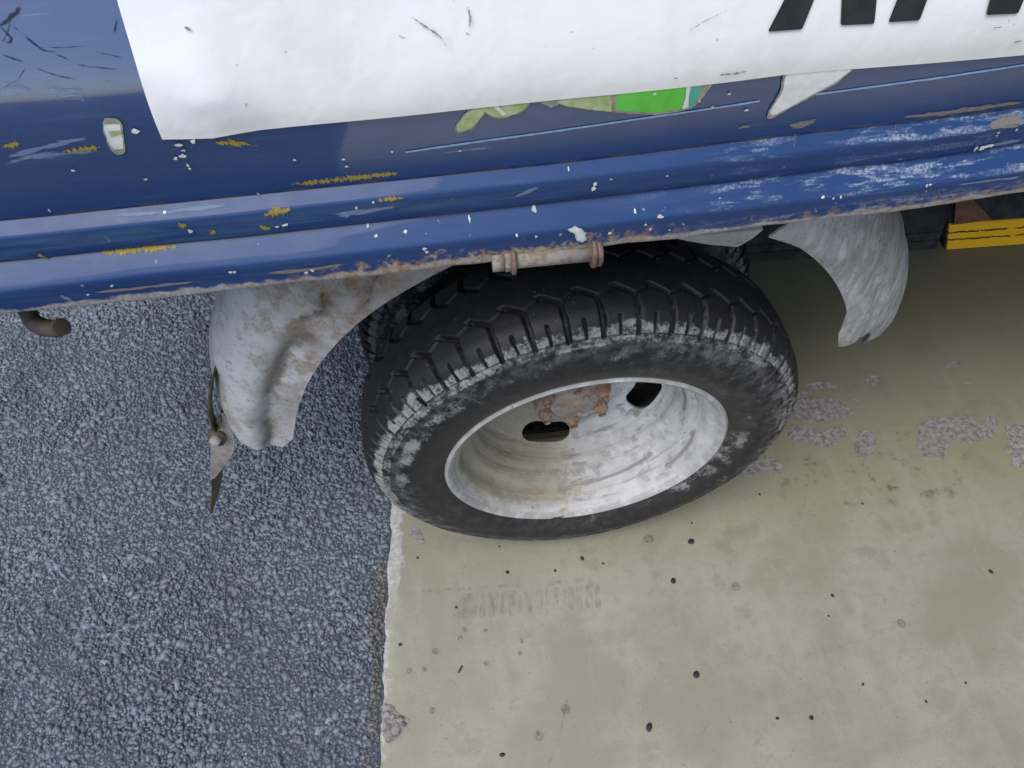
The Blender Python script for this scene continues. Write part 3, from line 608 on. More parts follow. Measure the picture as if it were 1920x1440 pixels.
# rubs and scrapes: (material, path, width)
RUB = [(M_yrub, [(-0.2317,0.7068),(-0.1949,0.7068),(-0.1505,0.7071)], .0055), (M_yrub, [(-0.2655,0.7449),(-0.2527,0.7442),(-0.2394,0.7394)], .0055), (M_yrub, [(-0.3556,0.7493),(-0.3435,0.7495),(-0.3280,0.7511)], .005), (M_yrub, [(-0.3885,0.7561),(-0.3721,0.7579)], .0055),
 (M_yrub, [(-0.3705,0.6705),(-0.3418,0.6702),(-0.3092,0.6701)], .0042), (M_yrub, [(-0.2533,0.6896),(-0.2410,0.6917),(-0.2292,0.6933)], .0060), (M_yrub, [(-0.1764,0.6927),(-0.1541,0.6925)], .0035), (M_yrub, [(-0.2568,0.6817),(-0.2485,0.6779)], .005), (M_yrub, [(-0.2898,0.6795),(-0.2849,0.6813)], .006),
 (M_yrub, [(-0.3084,0.6887),(-0.3009,0.6901)], .005), (M_yrub, [(-0.4051,0.6786),(-0.4022,0.6698)], .004), (M_grub, [(-0.2676,0.6488),(-0.2379,0.6479),(-0.2016,0.6492)], .0045), (M_grub, [(-0.3847,0.6475),(-0.3505,0.6459),(-0.3057,0.6466)], .0035),
 (M_brub, [(-0.3934,0.7476),(-0.3600,0.7544),(-0.3270,0.7594)], .0038), (M_brub, [(-0.3470,0.7871),(-0.3362,0.7848),(-0.3219,0.7819)], .009), (M_brub, [(-0.3959,0.7431),(-0.3726,0.7482),(-0.3315,0.7481)], .004), (M_brub, [(-0.3524,0.7882),(-0.3714,0.7884)], .006),
 (M_grub, [(0.1097,0.7103),(0.1194,0.7108),(0.1325,0.7116)], .0058), (M_grub, [(0.1913,0.7071),(0.2221,0.7060),(0.2875,0.7067)], .0052), (M_grub, [(0.2607,0.6942),(0.2912,0.6947)], .008), (M_brub, [(0.2692,0.6772),(0.2994,0.6789)], .0058), (M_grub, [(0.0735,0.7131),(0.0847,0.7133)], .0025),
 (M_brub, [(0.2454,0.6549),(0.2757,0.6536),(0.3084,0.6525)], .003), (M_brub, [(-0.0821,0.6821),(-0.0616,0.6911)], .004), (M_brub, [(-0.2069,0.6848),(-0.1852,0.6845),(-0.1557,0.6861)], .005), (M_brub, [(-0.1995,0.6856),(-0.1951,0.6801)], .007), (M_brub, [(-0.3513,0.6978),(-0.3168,0.6972),(-0.2713,0.6973)], .002)]
for k, (m, P, wd) in enumerate(RUB): gate_strip('scrape', P, wd * 1.35, m, .0006 + .00001 * k, k + 5)
DK = [([(-0.3627,0.8056),(-0.3590,0.8048),(-0.3555,0.8032),(-0.3488,0.8002)], .0016), ([(-0.3396,0.8292),(-0.3418,0.8256),(-0.3453,0.8230),(-0.3504,0.8205),(-0.3548,0.8184),(-0.3571,0.8171)], .0040), ([(-0.3557,0.8199),(-0.3549,0.8170),(-0.3533,0.8144),(-0.3520,0.8123),(-0.3535,0.8104),(-0.3567,0.8109)], .0018), ([(-0.3514,0.8208),(-0.3473,0.8164),(-0.3432,0.8112),(-0.3388,0.8063),(-0.3345,0.8049),(-0.3287,0.8050)], .0011),
 ([(-0.3388,0.8063),(-0.3322,0.8037),(-0.3265,0.8002),(-0.3193,0.7965),(-0.3042,0.7939),(-0.2944,0.7922)], .0008), ([(-0.3181,0.8062),(-0.3120,0.8034),(-0.3055,0.8016),(-0.2926,0.7969)], .0007), ([(-0.3491,0.8002),(-0.3526,0.7971),(-0.3572,0.7934),(-0.3656,0.7901),(-0.3714,0.7878)], .0007), ([(-0.2984,0.8092),(-0.2948,0.8154),(-0.2927,0.8176)], .0014), ([(-0.3117,0.7877),(-0.3090,0.7899)], .0018),
 ([(-0.3469,0.7987),(-0.3403,0.7953),(-0.3334,0.7923),(-0.3248,0.7905)], .0007), ([(-0.3529,0.8257),(-0.3492,0.8194),(-0.3553,0.8125),(-0.3603,0.8105)], .0007), ([(-0.3405,0.8077),(-0.3239,0.8061),(-0.3095,0.8060)], .0005)]
for k, (P, wd) in enumerate(DK): gate_strip('scratch', P, wd * .8, M_dark, .0007, k + 40)
# banner tears and dirt strokes
def ban_strip(P, wd, seed, m=None):
    o = gate_strip('banner_crack', P, wd, m or M_crack, .0039, seed); return o
for k, (P, wd) in enumerate([([(-0.1354,0.8080),(-0.1290,0.8028),(-0.1219,0.7986),(-0.1173,0.7940),(-0.1166,0.7896)], .0016), ([(-0.1024,0.8099),(-0.1011,0.8052),(-0.1023,0.8002),(-0.1033,0.7963)], .002), ([(0.0223,0.7834),(0.0318,0.7882),(0.0412,0.7918),(0.0507,0.7947)], .0008), ([(0.0485,0.7582),(0.0578,0.7582),(0.0707,0.7582)], .0022),
                             ([(0.0209,0.7595),(0.0243,0.7598)], .002), ([(0.2464,0.7574),(0.2528,0.7577)], .002), ([(-0.2594,0.8116),(-0.2551,0.8098)], .003), ([(0.2268,0.7685),(0.2340,0.7684)], .0012)]):
    ban_strip(P, wd, 70 + k)
# paint chips
gate_sheet('paint_chip', [(-0.0445,0.6585),(-0.0386,0.6596),(-0.0341,0.6576),(-0.0310,0.6519),(-0.0294,0.6457),(-0.0328,0.6429),(-0.0370,0.6458),(-0.0385,0.6526),(-0.0425,0.6554)], M_chipg, .0012, .0012, 91)
gate_sheet('paint_chip', [(-0.0434,0.6580),(-0.0386,0.6591),(-0.0348,0.6568),(-0.0322,0.6515),(-0.0311,0.6465),(-0.0333,0.6447),(-0.0362,0.6468),(-0.0377,0.6530),(-0.0422,0.6564)], M_chip, .0014, .0009, 92)
CHIP = [(((-0.2387,0.6805)), 6), (((-0.2443,0.6798)), 3.5), (((-0.3013,0.6842)), 6), (((-0.2841,0.6532)), 5), (((-0.2811,0.6533)), 4), (((-0.3155,0.7233)), 3.5), (((-0.2205,0.7269)), 3.5), (((-0.1897,0.7234)), 3), (((-0.2859,0.7465)), 6), (((-0.2863,0.7386)), 6), (((-0.2911,0.7372)), 4), (((-0.2862,0.7311)), 4), (((-0.2859,0.7281)), 3), (((-0.2764,0.7485)), 5), (((-0.2842,0.7424)), 4), (((-0.3069,0.7590)), 7), (((-0.3545,0.7356)), 3), (((-0.3841,0.7062)), 3), (((-0.0249,0.6833)), 7), (((-0.0240,0.6871)), 5), (((-0.0665,0.6698)), 6), (((-0.0670,0.6551)), 4), (((-0.0809,0.6578)), 4), (((-0.0130,0.6897)), 3), (((0.0272,0.6867)), 3), (((0.2711,0.6887)), 3.5), (((0.2716,0.6863)), 3), (((0.2850,0.6894)), 3), (((0.2655,0.6763)), 9), (((0.2607,0.6761)), 6), (((0.2701,0.6771)), 8), (((0.2252,0.6580)), 4), (((0.2280,0.6584)), 3), (((0.1592,0.6578)), 4), (((0.1456,0.6592)), 3.5), (((0.1536,0.6573)), 3), (((0.0177,0.6482)), 4), (((-0.0126,0.6489)), 5), (((0.0239,0.6588)), 5), (((-0.0421,0.6980)), 3), (((-0.3849,0.6464)), 3), (((-0.3660,0.6524)), 4), (((-0.2327,0.6459)), 5), (((-0.2285,0.6475)), 5), (((-0.1839,0.6707)), 4), (((-0.1766,0.6920)), 3), (((-0.3137,0.6972)), 3), (((-0.2509,0.7024)), 3), (((-0.1891,0.7176)), 3), (((-0.1583,0.7257)), 3), (((-0.1147,0.7208)), 3), (((-0.0068,0.7655)), 3), (((0.0114,0.7486)), 3), (((0.0616,0.7422)), 3.5), (((0.0767,0.7275)), 4), (((-0.1130,0.6682)), 4), (((-0.1795,0.6654)), 3), (((-0.1588,0.6659)), 4), (((-0.1475,0.6557)), 6), (((-0.1460,0.6522)), 5), (((0.0056,0.6627)), 4), (((0.0327,0.6447)), 3), (((-0.1887,0.6889)), 3.5), (((0.0134,0.6532)), 4), (((0.0524,0.7335)), 3), (((0.0423,0.7395)), 2.5)]
for k, ((x, z), r) in enumerate(CHIP):
    r *= .00031; th = np.arange(9) / 9 * 2 * np.pi; rr = r * rng.uniform(.55, 1.3, 9); e = rng.uniform(.7, 1.5)
    gate_sheet('paint_chip', np.c_[x + rr * np.cos(th) * e, z + rr * np.sin(th) / e], (M_chip, M_chip, M_chipg)[k % 3], .0013, 0, k)
# pale drips down the panel
for k, (P, wd) in enumerate([([(0.2339,0.6562),(0.2379,0.6504),(0.2451,0.6418)], .0016), ([(0.1175,0.7071),(0.1190,0.6981),(0.1159,0.6932)], .0012), ([(0.1928,0.7047),(0.1919,0.6985),(0.1890,0.6960)], .0016), ([(0.1356,0.7277),(0.1363,0.7235),(0.1395,0.7188)], .0008), ([(-0.4033,0.6505),(-0.4002,0.6460),(-0.3964,0.6388)], .006), ([(0.2634,0.7033),(0.2639,0.6986)], .001)]):
    gate_strip('drip', P, wd, M_crack if k != 4 else M_brub, .0014, 120 + k)

# gate top rail and the bed behind the gate
tube('top_rail', [(-.78, gate_y(-.7, .99) + .006, 1.0), (2.4, gate_y(.7, .99) + .006, 1.0)], .017, M_blue, truck)
box('bed_floor', (-.78, .030, .70), (2.4, 1.60, .735), M_under, truck)
box('far_gate', (-.78, 1.62, .64), (2.4, 1.64, 1.0), M_blue, truck)
box('chassis_rail', (-.74, .46, .50), (2.4, .52, .635), M_under, truck, .004)
box('chassis_rail', (-.74, 1.06, .50), (2.4, 1.12, .635), M_under, truck, .004)
for xx in (-.6, -.2, .25, .7, 1.2, 1.7): box('cross_member', (xx - .03, .035, .637), (xx + .03, 1.6, .698), M_under, truck, .003)
tube('rear_axle', [(0, .36, ZC), (0, 1.25, ZC)], .05, M_under, truck)
box('leaf_spring', (-.5, .50, .315), (.5, .55, .345), M_under, truck, .004)

# hem rail hanging hinge: a tube in two rings
hg = tube('gate_hinge', [(-0.0990,-0.0200,0.6320), (-0.0210,-0.0200,0.6290)], .0064, M_hinge, truck); hg['label'] = 'rusty hinge tube under the lower edge of the panel'
hA = np.array((-0.0990,-0.0200,0.6320)); hB = np.array((-0.0210,-0.0200,0.6290)); hd = (hB - hA)
def ring_(t, r0, wd):
    c = hA + hd * t; u = hd / np.linalg.norm(hd)
    o = tube('ring', [tuple(c - u * wd / 2), tuple(c - u * wd / 2 + u * .0008), tuple(c + u * wd / 2 - u * .0008), tuple(c + u * wd / 2)], [r0 - .0012, r0, r0, r0 - .0012], M_ring, hg, 20); return o
ring_(.19, .0112, .0036); ring_(.965, .0116, .0036); ring_(1.02, .0108, .0042)
tube('sleeve', [tuple(hA - hd * .01), tuple(hA + hd * .10)], .0074, M_hinge, hg); tube('sleeve', [tuple(hA + hd * .11), tuple(hA + hd * .17)], .0082, M_hinge, hg)

# rope hook
hk = tube('rope_hook', [(-0.4450,0.0040,0.6280), (-0.4470,0.0000,0.6100), (-0.4440,-0.0040,0.6090), (-0.4370,-0.0080,0.6070), (-0.4270,-0.0120,0.6090), (-0.4190,-0.0160,0.6150)], [.0062, .0062, .0066, .0068, .0068, .0066], M_under, truck)
hk['label'] = 'dark steel rope hook under the panel'
bev(hk, .003, 2)

# ------------------------------------------------------------------ wheel
P_out = [(.158, .006), (.1655, -.001), (.1775, -.0075), (.193, -.0115), (.209, -.0115), (.2225, -.0070), (.2325, -.0035), (.2395, .0015), (.2455, .007), (.2495, .0125), (.2525, .0195), (.2550, .0300), (.2562, .0450), (.2566, .0580)]
def spline(P, n):
    P = np.array(P); s = np.r_[0, np.cumsum(np.linalg.norm(np.diff(P, axis=0), axis=1))]
    # natural-ish resampling by smoothing a dense polyline
    t = np.linspace(0, s[-1], 1200); Q = np.c_[np.interp(t, s, P[:, 0]), np.interp(t, s, P[:, 1])]
    k = 45; pad = np.r_[np.repeat(Q[:1], k, 0) * 2 - Q[k:0:-1], Q, np.repeat(Q[-1:], k, 0) * 2 - Q[-2:-k - 2:-1]]
    ker = np.hanning(2 * k + 1); ker /= ker.sum()
    Q = np.c_[np.convolve(pad[:, 0], ker, 'valid'), np.convolve(pad[:, 1], ker, 'valid')]
    s = np.r_[0, np.cumsum(np.linalg.norm(np.diff(Q, axis=0), axis=1))]
    return Q, s
P_out = [(r_ + .0034 * max(0, (r_ - .17) / .0866), y_) for r_, y_ in P_out]
YC = .058
NP = 46; RT = .2566; PITCH = 2 * math.pi * RT / NP
def groove_depth(U, W):
    """tread relief: U along the tread, W across from the centre line"""
    dep = np.zeros_like(U); p = PITCH
    def seg(a, b, hw, d, soft=.0005):
        nonlocal dep
        for sgn in (1, -1):
            u = (sgn * U) % p; w_ = sgn * W
            if sgn == -1: u = (u + .37 * p) % p
            for sh in (-p, 0, p):
                ux = u + sh; dx, dw = b[0] - a[0], b[1] - a[1]; L = dx * dx + dw * dw
                t = np.clip(((ux - a[0]) * dx + (w_ - a[1]) * dw) / L, 0, 1)
                ds = np.hypot(ux - a[0] - t * dx, w_ - a[1] - t * dw)
                dep = np.maximum(dep, d * sst(ds, hw + soft, hw - soft))
    seg((0, .0275), (.0016, .046), .0025, .0080); seg((.0016, .046), (.0012, .0665), .0026, .0075)
    seg((0, .0275), (-.5 * p, .0165), .0025, .0080); seg((-.5 * p, .0165), (-.62 * p, .0158), .0013, .0035)
    seg((-.5 * p, .0185), (-p, .0275), .0012, .0048)
    seg((-.5 * p + .001, .0475), (-.5 * p + .0012, .0660), .0014, .0055)
    return dep
def make_tyre(name, yoff, nth, ds, parent, label=None):
    Q, s = spline(P_out, 0); L = s[-1]
    coarse = np.arange(0, L - .098, .0035); fine = np.arange(L - .098, L, ds); sv = np.r_[coarse, fine, L]
    pr = np.c_[np.interp(sv, s, Q[:, 0]), np.interp(sv, s, Q[:, 1])]; wv = L - sv
    pr2 = pr[:-1][::-1].copy(); pr2[:, 1] = 2 * YC - pr2[:, 1]
    prof = np.r_[pr, pr2]; W = np.r_[wv, -wv[:-1][::-1]]
    # inside of the carcass hidden by the rim
    T = np.gradient(prof, axis=0); T /= np.linalg.norm(T, axis=1)[:, None]; Nn = np.c_[T[:, 1], -T[:, 0]]
    if Nn[len(prof) // 2, 0] < 0: Nn = -Nn
    th = np.arange(nth) / nth * 2 * np.pi; m = len(prof)
    TH = np.repeat(th, m); WW = np.tile(W, nth); R0 = np.tile(prof[:, 0], nth); Y0 = np.tile(prof[:, 1], nth); NR = np.tile(Nn[:, 0], nth); NY = np.tile(Nn[:, 1], nth)
    dep = groove_depth(TH * RT, WW)
    aw = np.abs(WW); U = TH * RT
    rel = .0007 * (sst(np.abs(aw - .0705), .0012, .0006)) + .0006 * sst(np.abs(aw - .0755), .001, .0005) + .0004 * sst(np.abs(aw - .0835), .0009, .0004)
    tick = ((U % (PITCH / 3)) < .0012) & (aw > .0665) & (aw < .0755)
    tick2 = ((U + .004) % (PITCH / 3) < .0012) & (aw > .060) & (aw < .0665)
    rel = rel - .0007 * tick - .0006 * tick2
    bead = .0008 * sst(np.abs(aw - (L - .012)), .0015, .0007)
    d = -dep + rel + bead
    X = (R0 + d * NR) * np.sin(TH); Z = (R0 + d * NR) * np.cos(TH) + ZC; Y_ = Y0 + d * NY + yoff
    Y_ = Y_ - .005 * np.exp(-(Z / .045) ** 2) * sst(WW, .05, .075) * sst(WW, .15, .11)
    Z = np.where(Z < .0014, .0014 + (Z - .0014) * .05, Z)
    q = np.c_[np.sin(TH) * 9, np.cos(TH) * 9, WW * 30 * 3]
    nz_ = fbm(q, 61, 4); q2 = np.c_[np.sin(TH) * 3, np.cos(TH) * 3, WW * 12]; nb_ = fbm(q2, 77, 3)
    dust = sst(aw + (nz_ - .5) * .020, .0465, .0575) * sst(aw, .0675, .0655) * (.76 + .10 * sst(nb_, .35, .6) + .24 * np.exp(-((np.degrees(TH) - 285) / 50.0) ** 2))
    dust = np.maximum(dust, sst(aw, .0655, .0675) * sst(aw, .080, .074) * (.68 + .9 * (nz_ - .45)))
    leftw = np.exp(-((np.degrees(TH) - 290) / 34.0) ** 2)
    dust = np.maximum(dust, sst(aw, .076, .084) * sst(aw, .108, .092) * (.44 + .30 * leftw + .9 * (nz_ - .5)))
    right = np.exp(-((np.degrees(TH) - 115) / 40.0) ** 2)
    dust = np.maximum(dust, sst(aw, .072, .08) * (.25 + .50 * right * sst(nb_, .35, .6) + 1.1 * (nz_ - .5)))
    dust = np.where(dep > .0012, dust * .35, dust); dust = np.where(aw < .045, dust * 0 + .1, dust)
    film = .85 * sst(aw, .058, .068) * sst(aw, .098, .080) + sst(aw, .064, .072) * (.35 + .65 * sst(nb_, .38, .62)) * (1 - .55 * sst(aw, L - .075, L - .045)) + .10 * (aw < .05)
    V = np.c_[X, Y_, Z]
    o = fast_mesh(name, V, grid_faces(nth, m, True)[:, ::-1], M_tyre, parent)
    attr(o, 'film', np.where(dep > .0012, .1, film)); attr(o, 'dust', np.clip(dust, 0, 1.1)); attr(o, 'inner', sst(aw, L - .055, L - .03) * (aw > .05))
    if label: o['label'] = label
    return o

# wheel disc: dished plate with four hand holes
def make_disc(parent, yoff=0, flip=False, n=540):
    DP = np.array([(.1275, .060), (.1268, .068), (.1245, .077), (.119, .086), (.110, .0935), (.099, .099), (.088, .1025), (.078, .1040), (.060, .1045), (.030, .1045), (.004, .1045)])
    s = np.r_[0, np.cumsum(np.linalg.norm(np.diff(DP, axis=0), axis=1))]; t = np.linspace(0, s[-1], 90)
    pr = np.c_[np.interp(t, s, DP[:, 0]), np.interp(t, s, DP[:, 1])]
    th = np.arange(n) / n * 2 * np.pi; TH, TI = np.meshgrid(th, np.arange(90), indexing='ij'); tt = t[TI]
    # slot in (arc at mid radius, profile length)
    tc = np.interp(.1035, DP[::-1, 0], s[::-1]); rm = .102
    def sd(TH, tt):
        best = np.full(TH.shape, 9.)
        for k in range(4):
            c = math.radians(197 + 90 * k); du = (TH - c + np.pi) % (2 * np.pi) - np.pi
            u = du * rm; v = tt - tc; hx = .0175
            best = np.minimum(best, np.hypot(np.maximum(np.abs(u) - hx, 0), v) - .0165)
        return best
    S0 = sd(TH, tt); keep = S0 > 0
    e = 1e-5; gx_ = (sd(TH + e / rm, tt) - S0) / e; gy_ = (sd(TH, tt + e) - S0) / e
    near = np.abs(S0) < .0011; TH2 = np.where(near, TH - S0 * gx_ / rm, TH); T2 = np.where(near, tt - S0 * gy_, tt)
    r = np.interp(T2, s, DP[:, 0]); y = np.interp(T2, s, DP[:, 1])
    V = np.stack([r * np.sin(TH2), y + yoff, ZC + r * np.cos(TH2)], -1).reshape(-1, 3)
    Fq = grid_faces(n, 90, True)[:, ::-1]; kp = (S0 > -.0011).ravel(); Fq = Fq[kp[Fq].all(1) & (keep.ravel()[Fq].sum(1) >= 1)]
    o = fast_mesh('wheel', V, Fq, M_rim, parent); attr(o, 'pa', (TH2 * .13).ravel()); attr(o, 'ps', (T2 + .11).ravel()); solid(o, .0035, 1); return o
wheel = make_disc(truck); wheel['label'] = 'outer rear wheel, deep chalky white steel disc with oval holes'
RIMP = [(.158, .020), (.1625, .012), (.1650, .007), (.1658, .0015), (.1655, -.0012), (.1645, -.0020), (.1632, -.0012), (.1618, .0020), (.1595, .0075), (.1560, .0125), (.1522, .0155), (.1505, .0185), (.1500, .0300), (.1485, .0335),
        (.1440, .0375), (.1385, .0405), (.1360, .0435), (.1348, .0490), (.1340, .0560), (.1300, .0600), (.1290, .0640), (.1292, .080), (.1400, .088), (.1500, .093), (.1520, .108), (.160, .112), (.1665, .1165), (.163, .12)]
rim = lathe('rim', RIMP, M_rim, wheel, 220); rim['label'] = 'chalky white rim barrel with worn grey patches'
solid(rim, .003, -1)
make_tyre('tyre', 0, 1500, .00105, wheel, 'dark tyre with dusty white shoulder and zigzag tread')
# hub: axle flange with studs
def rot_poly(name, prof, n, mat, parent, cx=0, cz=0, ph=0):
    """small solid of revolution / prism about an axis parallel to the wheel axis"""
    V = []; F = []
    for (r, y) in prof:
        for k in range(n): a = ph + 2 * math.pi * k / n; V.append((cx + r * math.sin(a), y, ZC + cz + r * math.cos(a)))
    for i in range(len(prof) - 1):
        for k in range(n): F.append((i * n + k, i * n + (k + 1) % n, (i + 1) * n + (k + 1) % n, (i + 1) * n + k))
    F += [tuple(range(n)), tuple((len(prof) - 1) * n + k for k in range(n))[::-1]]
    return mesh(name, V, F, mat, parent, n > 12)
# lobed flange plate
nn = 120; th = np.arange(nn) / nn * 2 * np.pi; lob = .0485 + .0048 * np.cos(6 * (th - math.radians(0)))
Vh = []
for (k, y) in ((1.0, .1045), (1.0, .0835), (.97, .0815), (.66, .0800), (.62, .0740), (.58, .0725), (.30, .0722), (.27, .0705), (.02, .0703)):
    rr = lob * k if k > .7 else np.full(nn, .0485 * k)
    Vh.append(np.c_[rr * np.sin(th), np.full(nn, y), ZC + rr * np.cos(th)])
Vh = np.concatenate(Vh); hub = fast_mesh('hub', Vh, np.array([(i * nn + k, i * nn + (k + 1) % nn, (i + 1) * nn + (k + 1) % nn, (i + 1) * nn + k) for i in range(8) for k in range(nn)]), M_rust, wheel)
hub['label'] = 'rusty hub flange with six studs'
for k in range(6):
    a = math.radians(60 * k + 0); cx, cz = .0405 * math.sin(a), .0405 * math.cos(a)
    rot_poly('nut', [(.0098, .0820), (.0098, .0735), (.0082, .0715), (.0082, .0712)], 6, M_nut, wheel, cx, cz, .3 * k)
    rot_poly('stud', [(.0052, .0720), (.0052, .0655), (.0044, .0642)], 14, M_nut, wheel, cx, cz)
for k in range(3):
    a = math.radians(120 * k + 40); rot_poly('bolt_head', [(.0042, .0735), (.0042, .0700), (.0034, .0690)], 6, M_rust, wheel, .0215 * math.sin(a), .0215 * math.cos(a))
# inner twin wheel
inner = lathe('inner_wheel', [(p_[0], .30 - p_[1]) for p_ in RIMP] + [(.12, .20), (.05, .19), (.02, .19)], M_under, truck, 96)
inner['label'] = 'dark inner twin wheel behind the outer one'
make_tyre('tyre', .176, 700, .0022, inner, 'dusty inner twin tyre')

# ------------------------------------------------------------------ mudguards
def fender(name, ph, rin, rout, depth, seed, dent, label, skew, fold=0):
    ph0, ph1 = ph; phs = np.radians(np.linspace(ph0, ph1, 120)); deg = np.degrees(phs)
    ri = np.interp(deg, *rin); ro = np.interp(deg, *rout)
    cs = [(0, .050), (.10, .0478), (.22, .0480), (.34, .0500), (.46, .0530), (.60, .0590), (.74, .0670), (.86, .0770), (.94, .0880), (.985, .1000), (1.0, .115), (1.01, .14), (1.01, .18), (1.01, .24), (1.01, .26 + depth)]
    if fold: cs = [(0, .052), (.15, .0545), (.28, .0590), (.33, .0610), (.38, .0585), (.46, .0530), (.55, .0510), (.66, .0540), (.78, .0620), (.88, .0740), (.95, .0870), (.985, .1000), (1.0, .115), (1.01, .14), (1.01, .18), (1.01, .24), (1.01, .26 + depth)]
    cs = np.array(cs); t = np.linspace(0, 1, 70); ss = np.r_[0, np.cumsum(np.hypot(np.diff(cs[:, 0]) * .08, np.diff(cs[:, 1])))]; ss /= ss[-1]; t = t ** 1.2
    ca = np.interp(t, ss, cs[:, 0]); cy = np.interp(t, ss, cs[:, 1])
    A = np.repeat(phs, 70); C = np.tile(ca, 120); Y_ = np.tile(cy, 120); R = np.repeat(ri, 70) + C * np.repeat(ro - ri, 70)
    A = A + np.radians(skew) * 1.1 * sst(Y_, .052, .095) * sst(Y_, .17, .105) * sst(np.abs(np.degrees(A) - ph0), 34, 0)
    X = R * np.cos(A); Z = ZC + R * np.sin(A)
    q = np.c_[X * 11, Y_ * 11, Z * 11]; dn = (fbm(q, seed, 3) - .5) * dent; rd = 1 - np.abs(fbm(q * 1.7 + 7, seed + 3, 3) - .5) * 2; dn = dn - dent * .45 * sst(rd, .80, 1.0) * sst(fbm(q * .6, seed + 9, 2), .42, .6); wt = sst(C, .05, .35)
    # pressed ridge running along the flange
    rg = .003 * np.exp(-((C - .34) / .09) ** 2) * np.repeat(sst(np.abs(deg - 140), 30, 5), 70) if dent > .01 else .0015 * np.exp(-((C - .40) / .06) ** 2)
    dn = dn * np.repeat(sst(np.abs(deg - ph0), 2, 22), 70)
    Y_ = Y_ + dn * wt + rg * (not fold); R2 = dn * .7 * wt
    X = X + R2 * np.cos(A); Z = Z + R2 * np.sin(A)
    o = fast_mesh(name, np.c_[X, Y_, Z], grid_faces(120, 70), M_fender, truck); o['label'] = label; attr(o, 'cc', C)
    solid(o, .0026, 0); return o
fender('mudguard', (175, 64), ([60, 90, 120, 140, 156, 167, 172, 175], [.336, .332, .325, .326, .328, .332, .336, .350]), ([60, 100, 120, 137, 153, 163, 169, 173, 175], [.42, .425, .428, .428, .420, .418, .416, .412, .402]), .04, 14, .030,
       'dented dusty mudguard behind the rear wheel on the asphalt side', 8, 1)
fender('mudguard', (17, 61), ([17, 22, 29, 41, 54, 62], [.311, .311, .324, .328, .333, .330]), ([17, 18.5, 22, 30, 37, 46, 62], [.372, .388, .398, .404, .408, .412, .416]), .04, 44, .009, 'curved dusty grey mudguard on the garage floor side', -12)

tab = mesh('mudguard_tab', [(0.0600,0.0300,0.5800), (0.1400,0.0300,0.5770), (0.1340,0.0320,0.5650), (0.1240,0.0340,0.5540), (0.0950,0.0320,0.5640), (0.0740,0.0300,0.5740), (.10, .10, .62), (.06, .10, .62)],
           [(0, 1, 2, 3, 4, 5), (0, 5, 7), (5, 4, 7), (4, 3, 6, 7), (3, 2, 6), (2, 1, 6), (1, 0, 7, 6)], M_fender, truck); tab['label'] = 'bent pale end of the mudguard under the panel'
# ------------------------------------------------------------------ torn rubber strap hanging from the mudguard
def ribbon(name, path, wdir, wd, mat, parent):
    path = np.array(path); n = 60; t = np.linspace(0, 1, n); tp = np.linspace(0, 1, len(path))
    P = np.c_[[np.interp(t, tp, path[:, i]) for i in range(3)]].T; Wd = np.array(wdir); Wv = np.c_[[np.interp(t, tp, Wd[:, i]) for i in range(3)]].T
    k = 6; ker = np.ones(2 * k + 1) / (2 * k + 1)
    for A in (P, Wv):
        for i in range(3): A[:, i] = np.convolve(np.r_[np.repeat(A[0, i], k), A[:, i], np.repeat(A[-1, i], k)], ker, 'valid')
    Wv /= np.linalg.norm(Wv, axis=1)[:, None]; wds = np.interp(t, tp, wd)
    L = []
    for c in np.linspace(-.5, .5, 7): L.append(P + Wv * (wds * c)[:, None])
    V = np.stack(L, 1).reshape(-1, 3)
    o = fast_mesh(name, V, grid_faces(n, 7), mat, parent); solid(o, .0022, 0); return o
strap = ribbon('strap', [(-0.4040,0.0760,0.3390), (-0.4100,0.0730,0.3190), (-0.4160,0.0690,0.2990), (-0.4220,0.0670,0.2760), (-0.4320,0.0670,0.2520), (-0.4480,0.0700,0.2230), (-0.4640,0.0720,0.1940)],
    [(1, .1, .15), (1, .1, .15), (1, .05, .15), (1, 0, .2), (1, 0, .35), (1, 0, .5), (1, 0, .6)], [.005, .017, .028, .031, .030, .021, .010], M_strap, truck)
strap['label'] = 'torn dusty rubber strap hanging from the mudguard'
loop = ribbon('strap_loop', [(-0.3830,0.0780,0.4170), (-0.3960,0.0780,0.3910), (-0.4100,0.0740,0.3580), (-0.4160,0.0700,0.3310), (-0.4150,0.0690,0.3150), (-0.4090,0.0710,0.3220), (-0.4040,0.0780,0.3380)], [(.15, .95, 0)] * 7, [.014] * 7, M_strapback, strap)
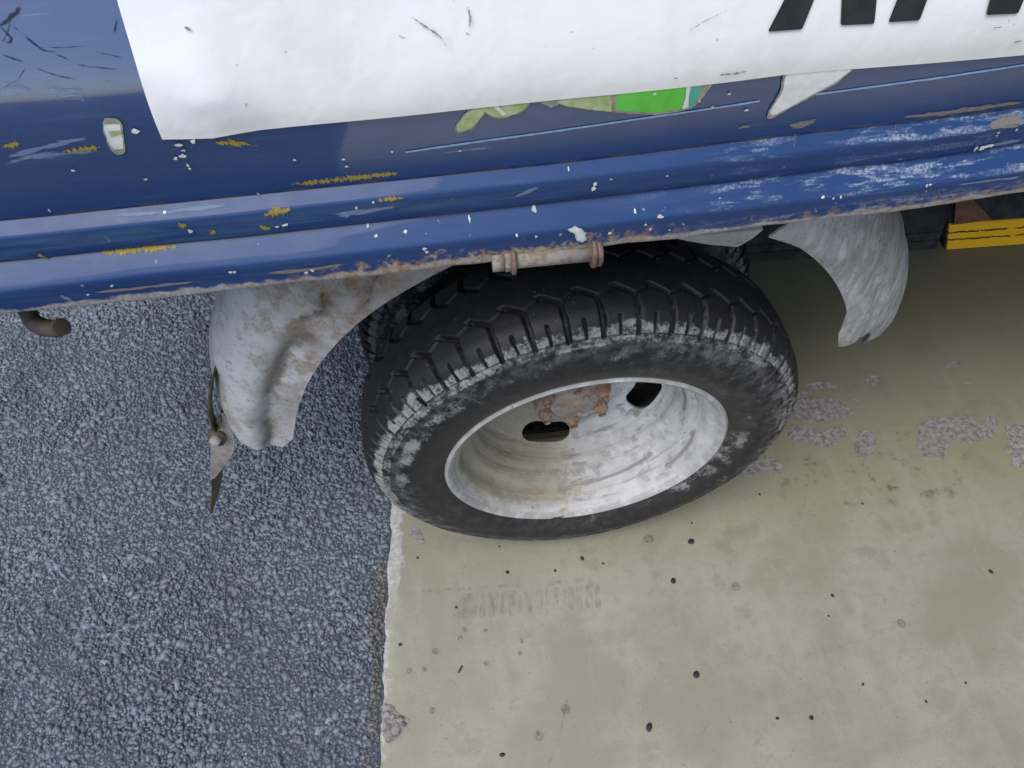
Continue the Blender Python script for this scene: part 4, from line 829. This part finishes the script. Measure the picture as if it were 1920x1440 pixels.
ribbon('strap_end', [(-0.4530,0.0730,0.2120), (-0.4630,0.0770,0.1800), (-0.4810,0.0790,0.1360), (-0.5060,0.0810,0.0800)], [(1, .3, .1)] * 4, [.017, .014, .009, .002], M_strapback, strap)
cb = np.array((-0.4200,0.0660,0.3020)); axd = np.array([-.15, -.9, .45]); axd /= np.linalg.norm(axd)
tube('bolt', [tuple(cb), tuple(cb + axd * .009), tuple(cb + axd * .010)], [.0065, .0065, .0048], M_strap, strap, 6)
tube('washer', [tuple(cb - axd * .001), tuple(cb + axd * .0022)], [.0105, .0105], M_strapback, strap, 20)

# ------------------------------------------------------------------ kerb under the truck
def kerb_y(x): return .481 - .068 * (x - .408)
kerb = thing('parking_kerb', 'low black kerb with scuffed yellow painted stretch under the truck', 'kerb', (.9, .46, 0))
def kerb_seg(name, x0, x1, mat, par, prof, ends=True):
    V = []
    for x in (x0, x1):
        for (dy, z) in prof: V.append((x - (0 if x != x0 else z * .22), kerb_y(x) + dy, z))
    n = len(prof); F = [(i, i + 1, n + i + 1, n + i) for i in range(n - 1)] + [tuple(range(n)), tuple(range(n, 2 * n))[::-1]]
    return mesh(name, V, [f[::-1] for f in F], mat, par)
KP = [(.0, 0), (.004, .018), (.007, .019), (.009, .034), (.012, .035), (.016, .058), (.045, .085), (.20, .088), (.22, 0)]
kerb_seg('kerb_block', .12, .775, M_kerbblack, kerb, KP)
kerb_seg('kerb_block', .790, 2.6, M_kerbblack, kerb, KP)
kerb_seg('yellow_panel', .793, 1.15, M_yellow, kerb, [(-.004, .001), (.001, .018), (.003, .0195), (.006, .034), (.008, .0355), (.0125, .050), (.018, .053), (.022, .051), (.02, .001)])
kt = mesh('painted_patch', [(.785, kerb_y(.785) + .006, .056), (.858, kerb_y(.858) + .012, .056), (.812, kerb_y(.812) + .030, .094), (.781, kerb_y(.781) + .030, .094), (.785, kerb_y(.785) + .03, .03), (.848, kerb_y(.848) + .03, .03)],
          [(0, 1, 2, 3), (0, 4, 5, 1)], M_brick, kerb)
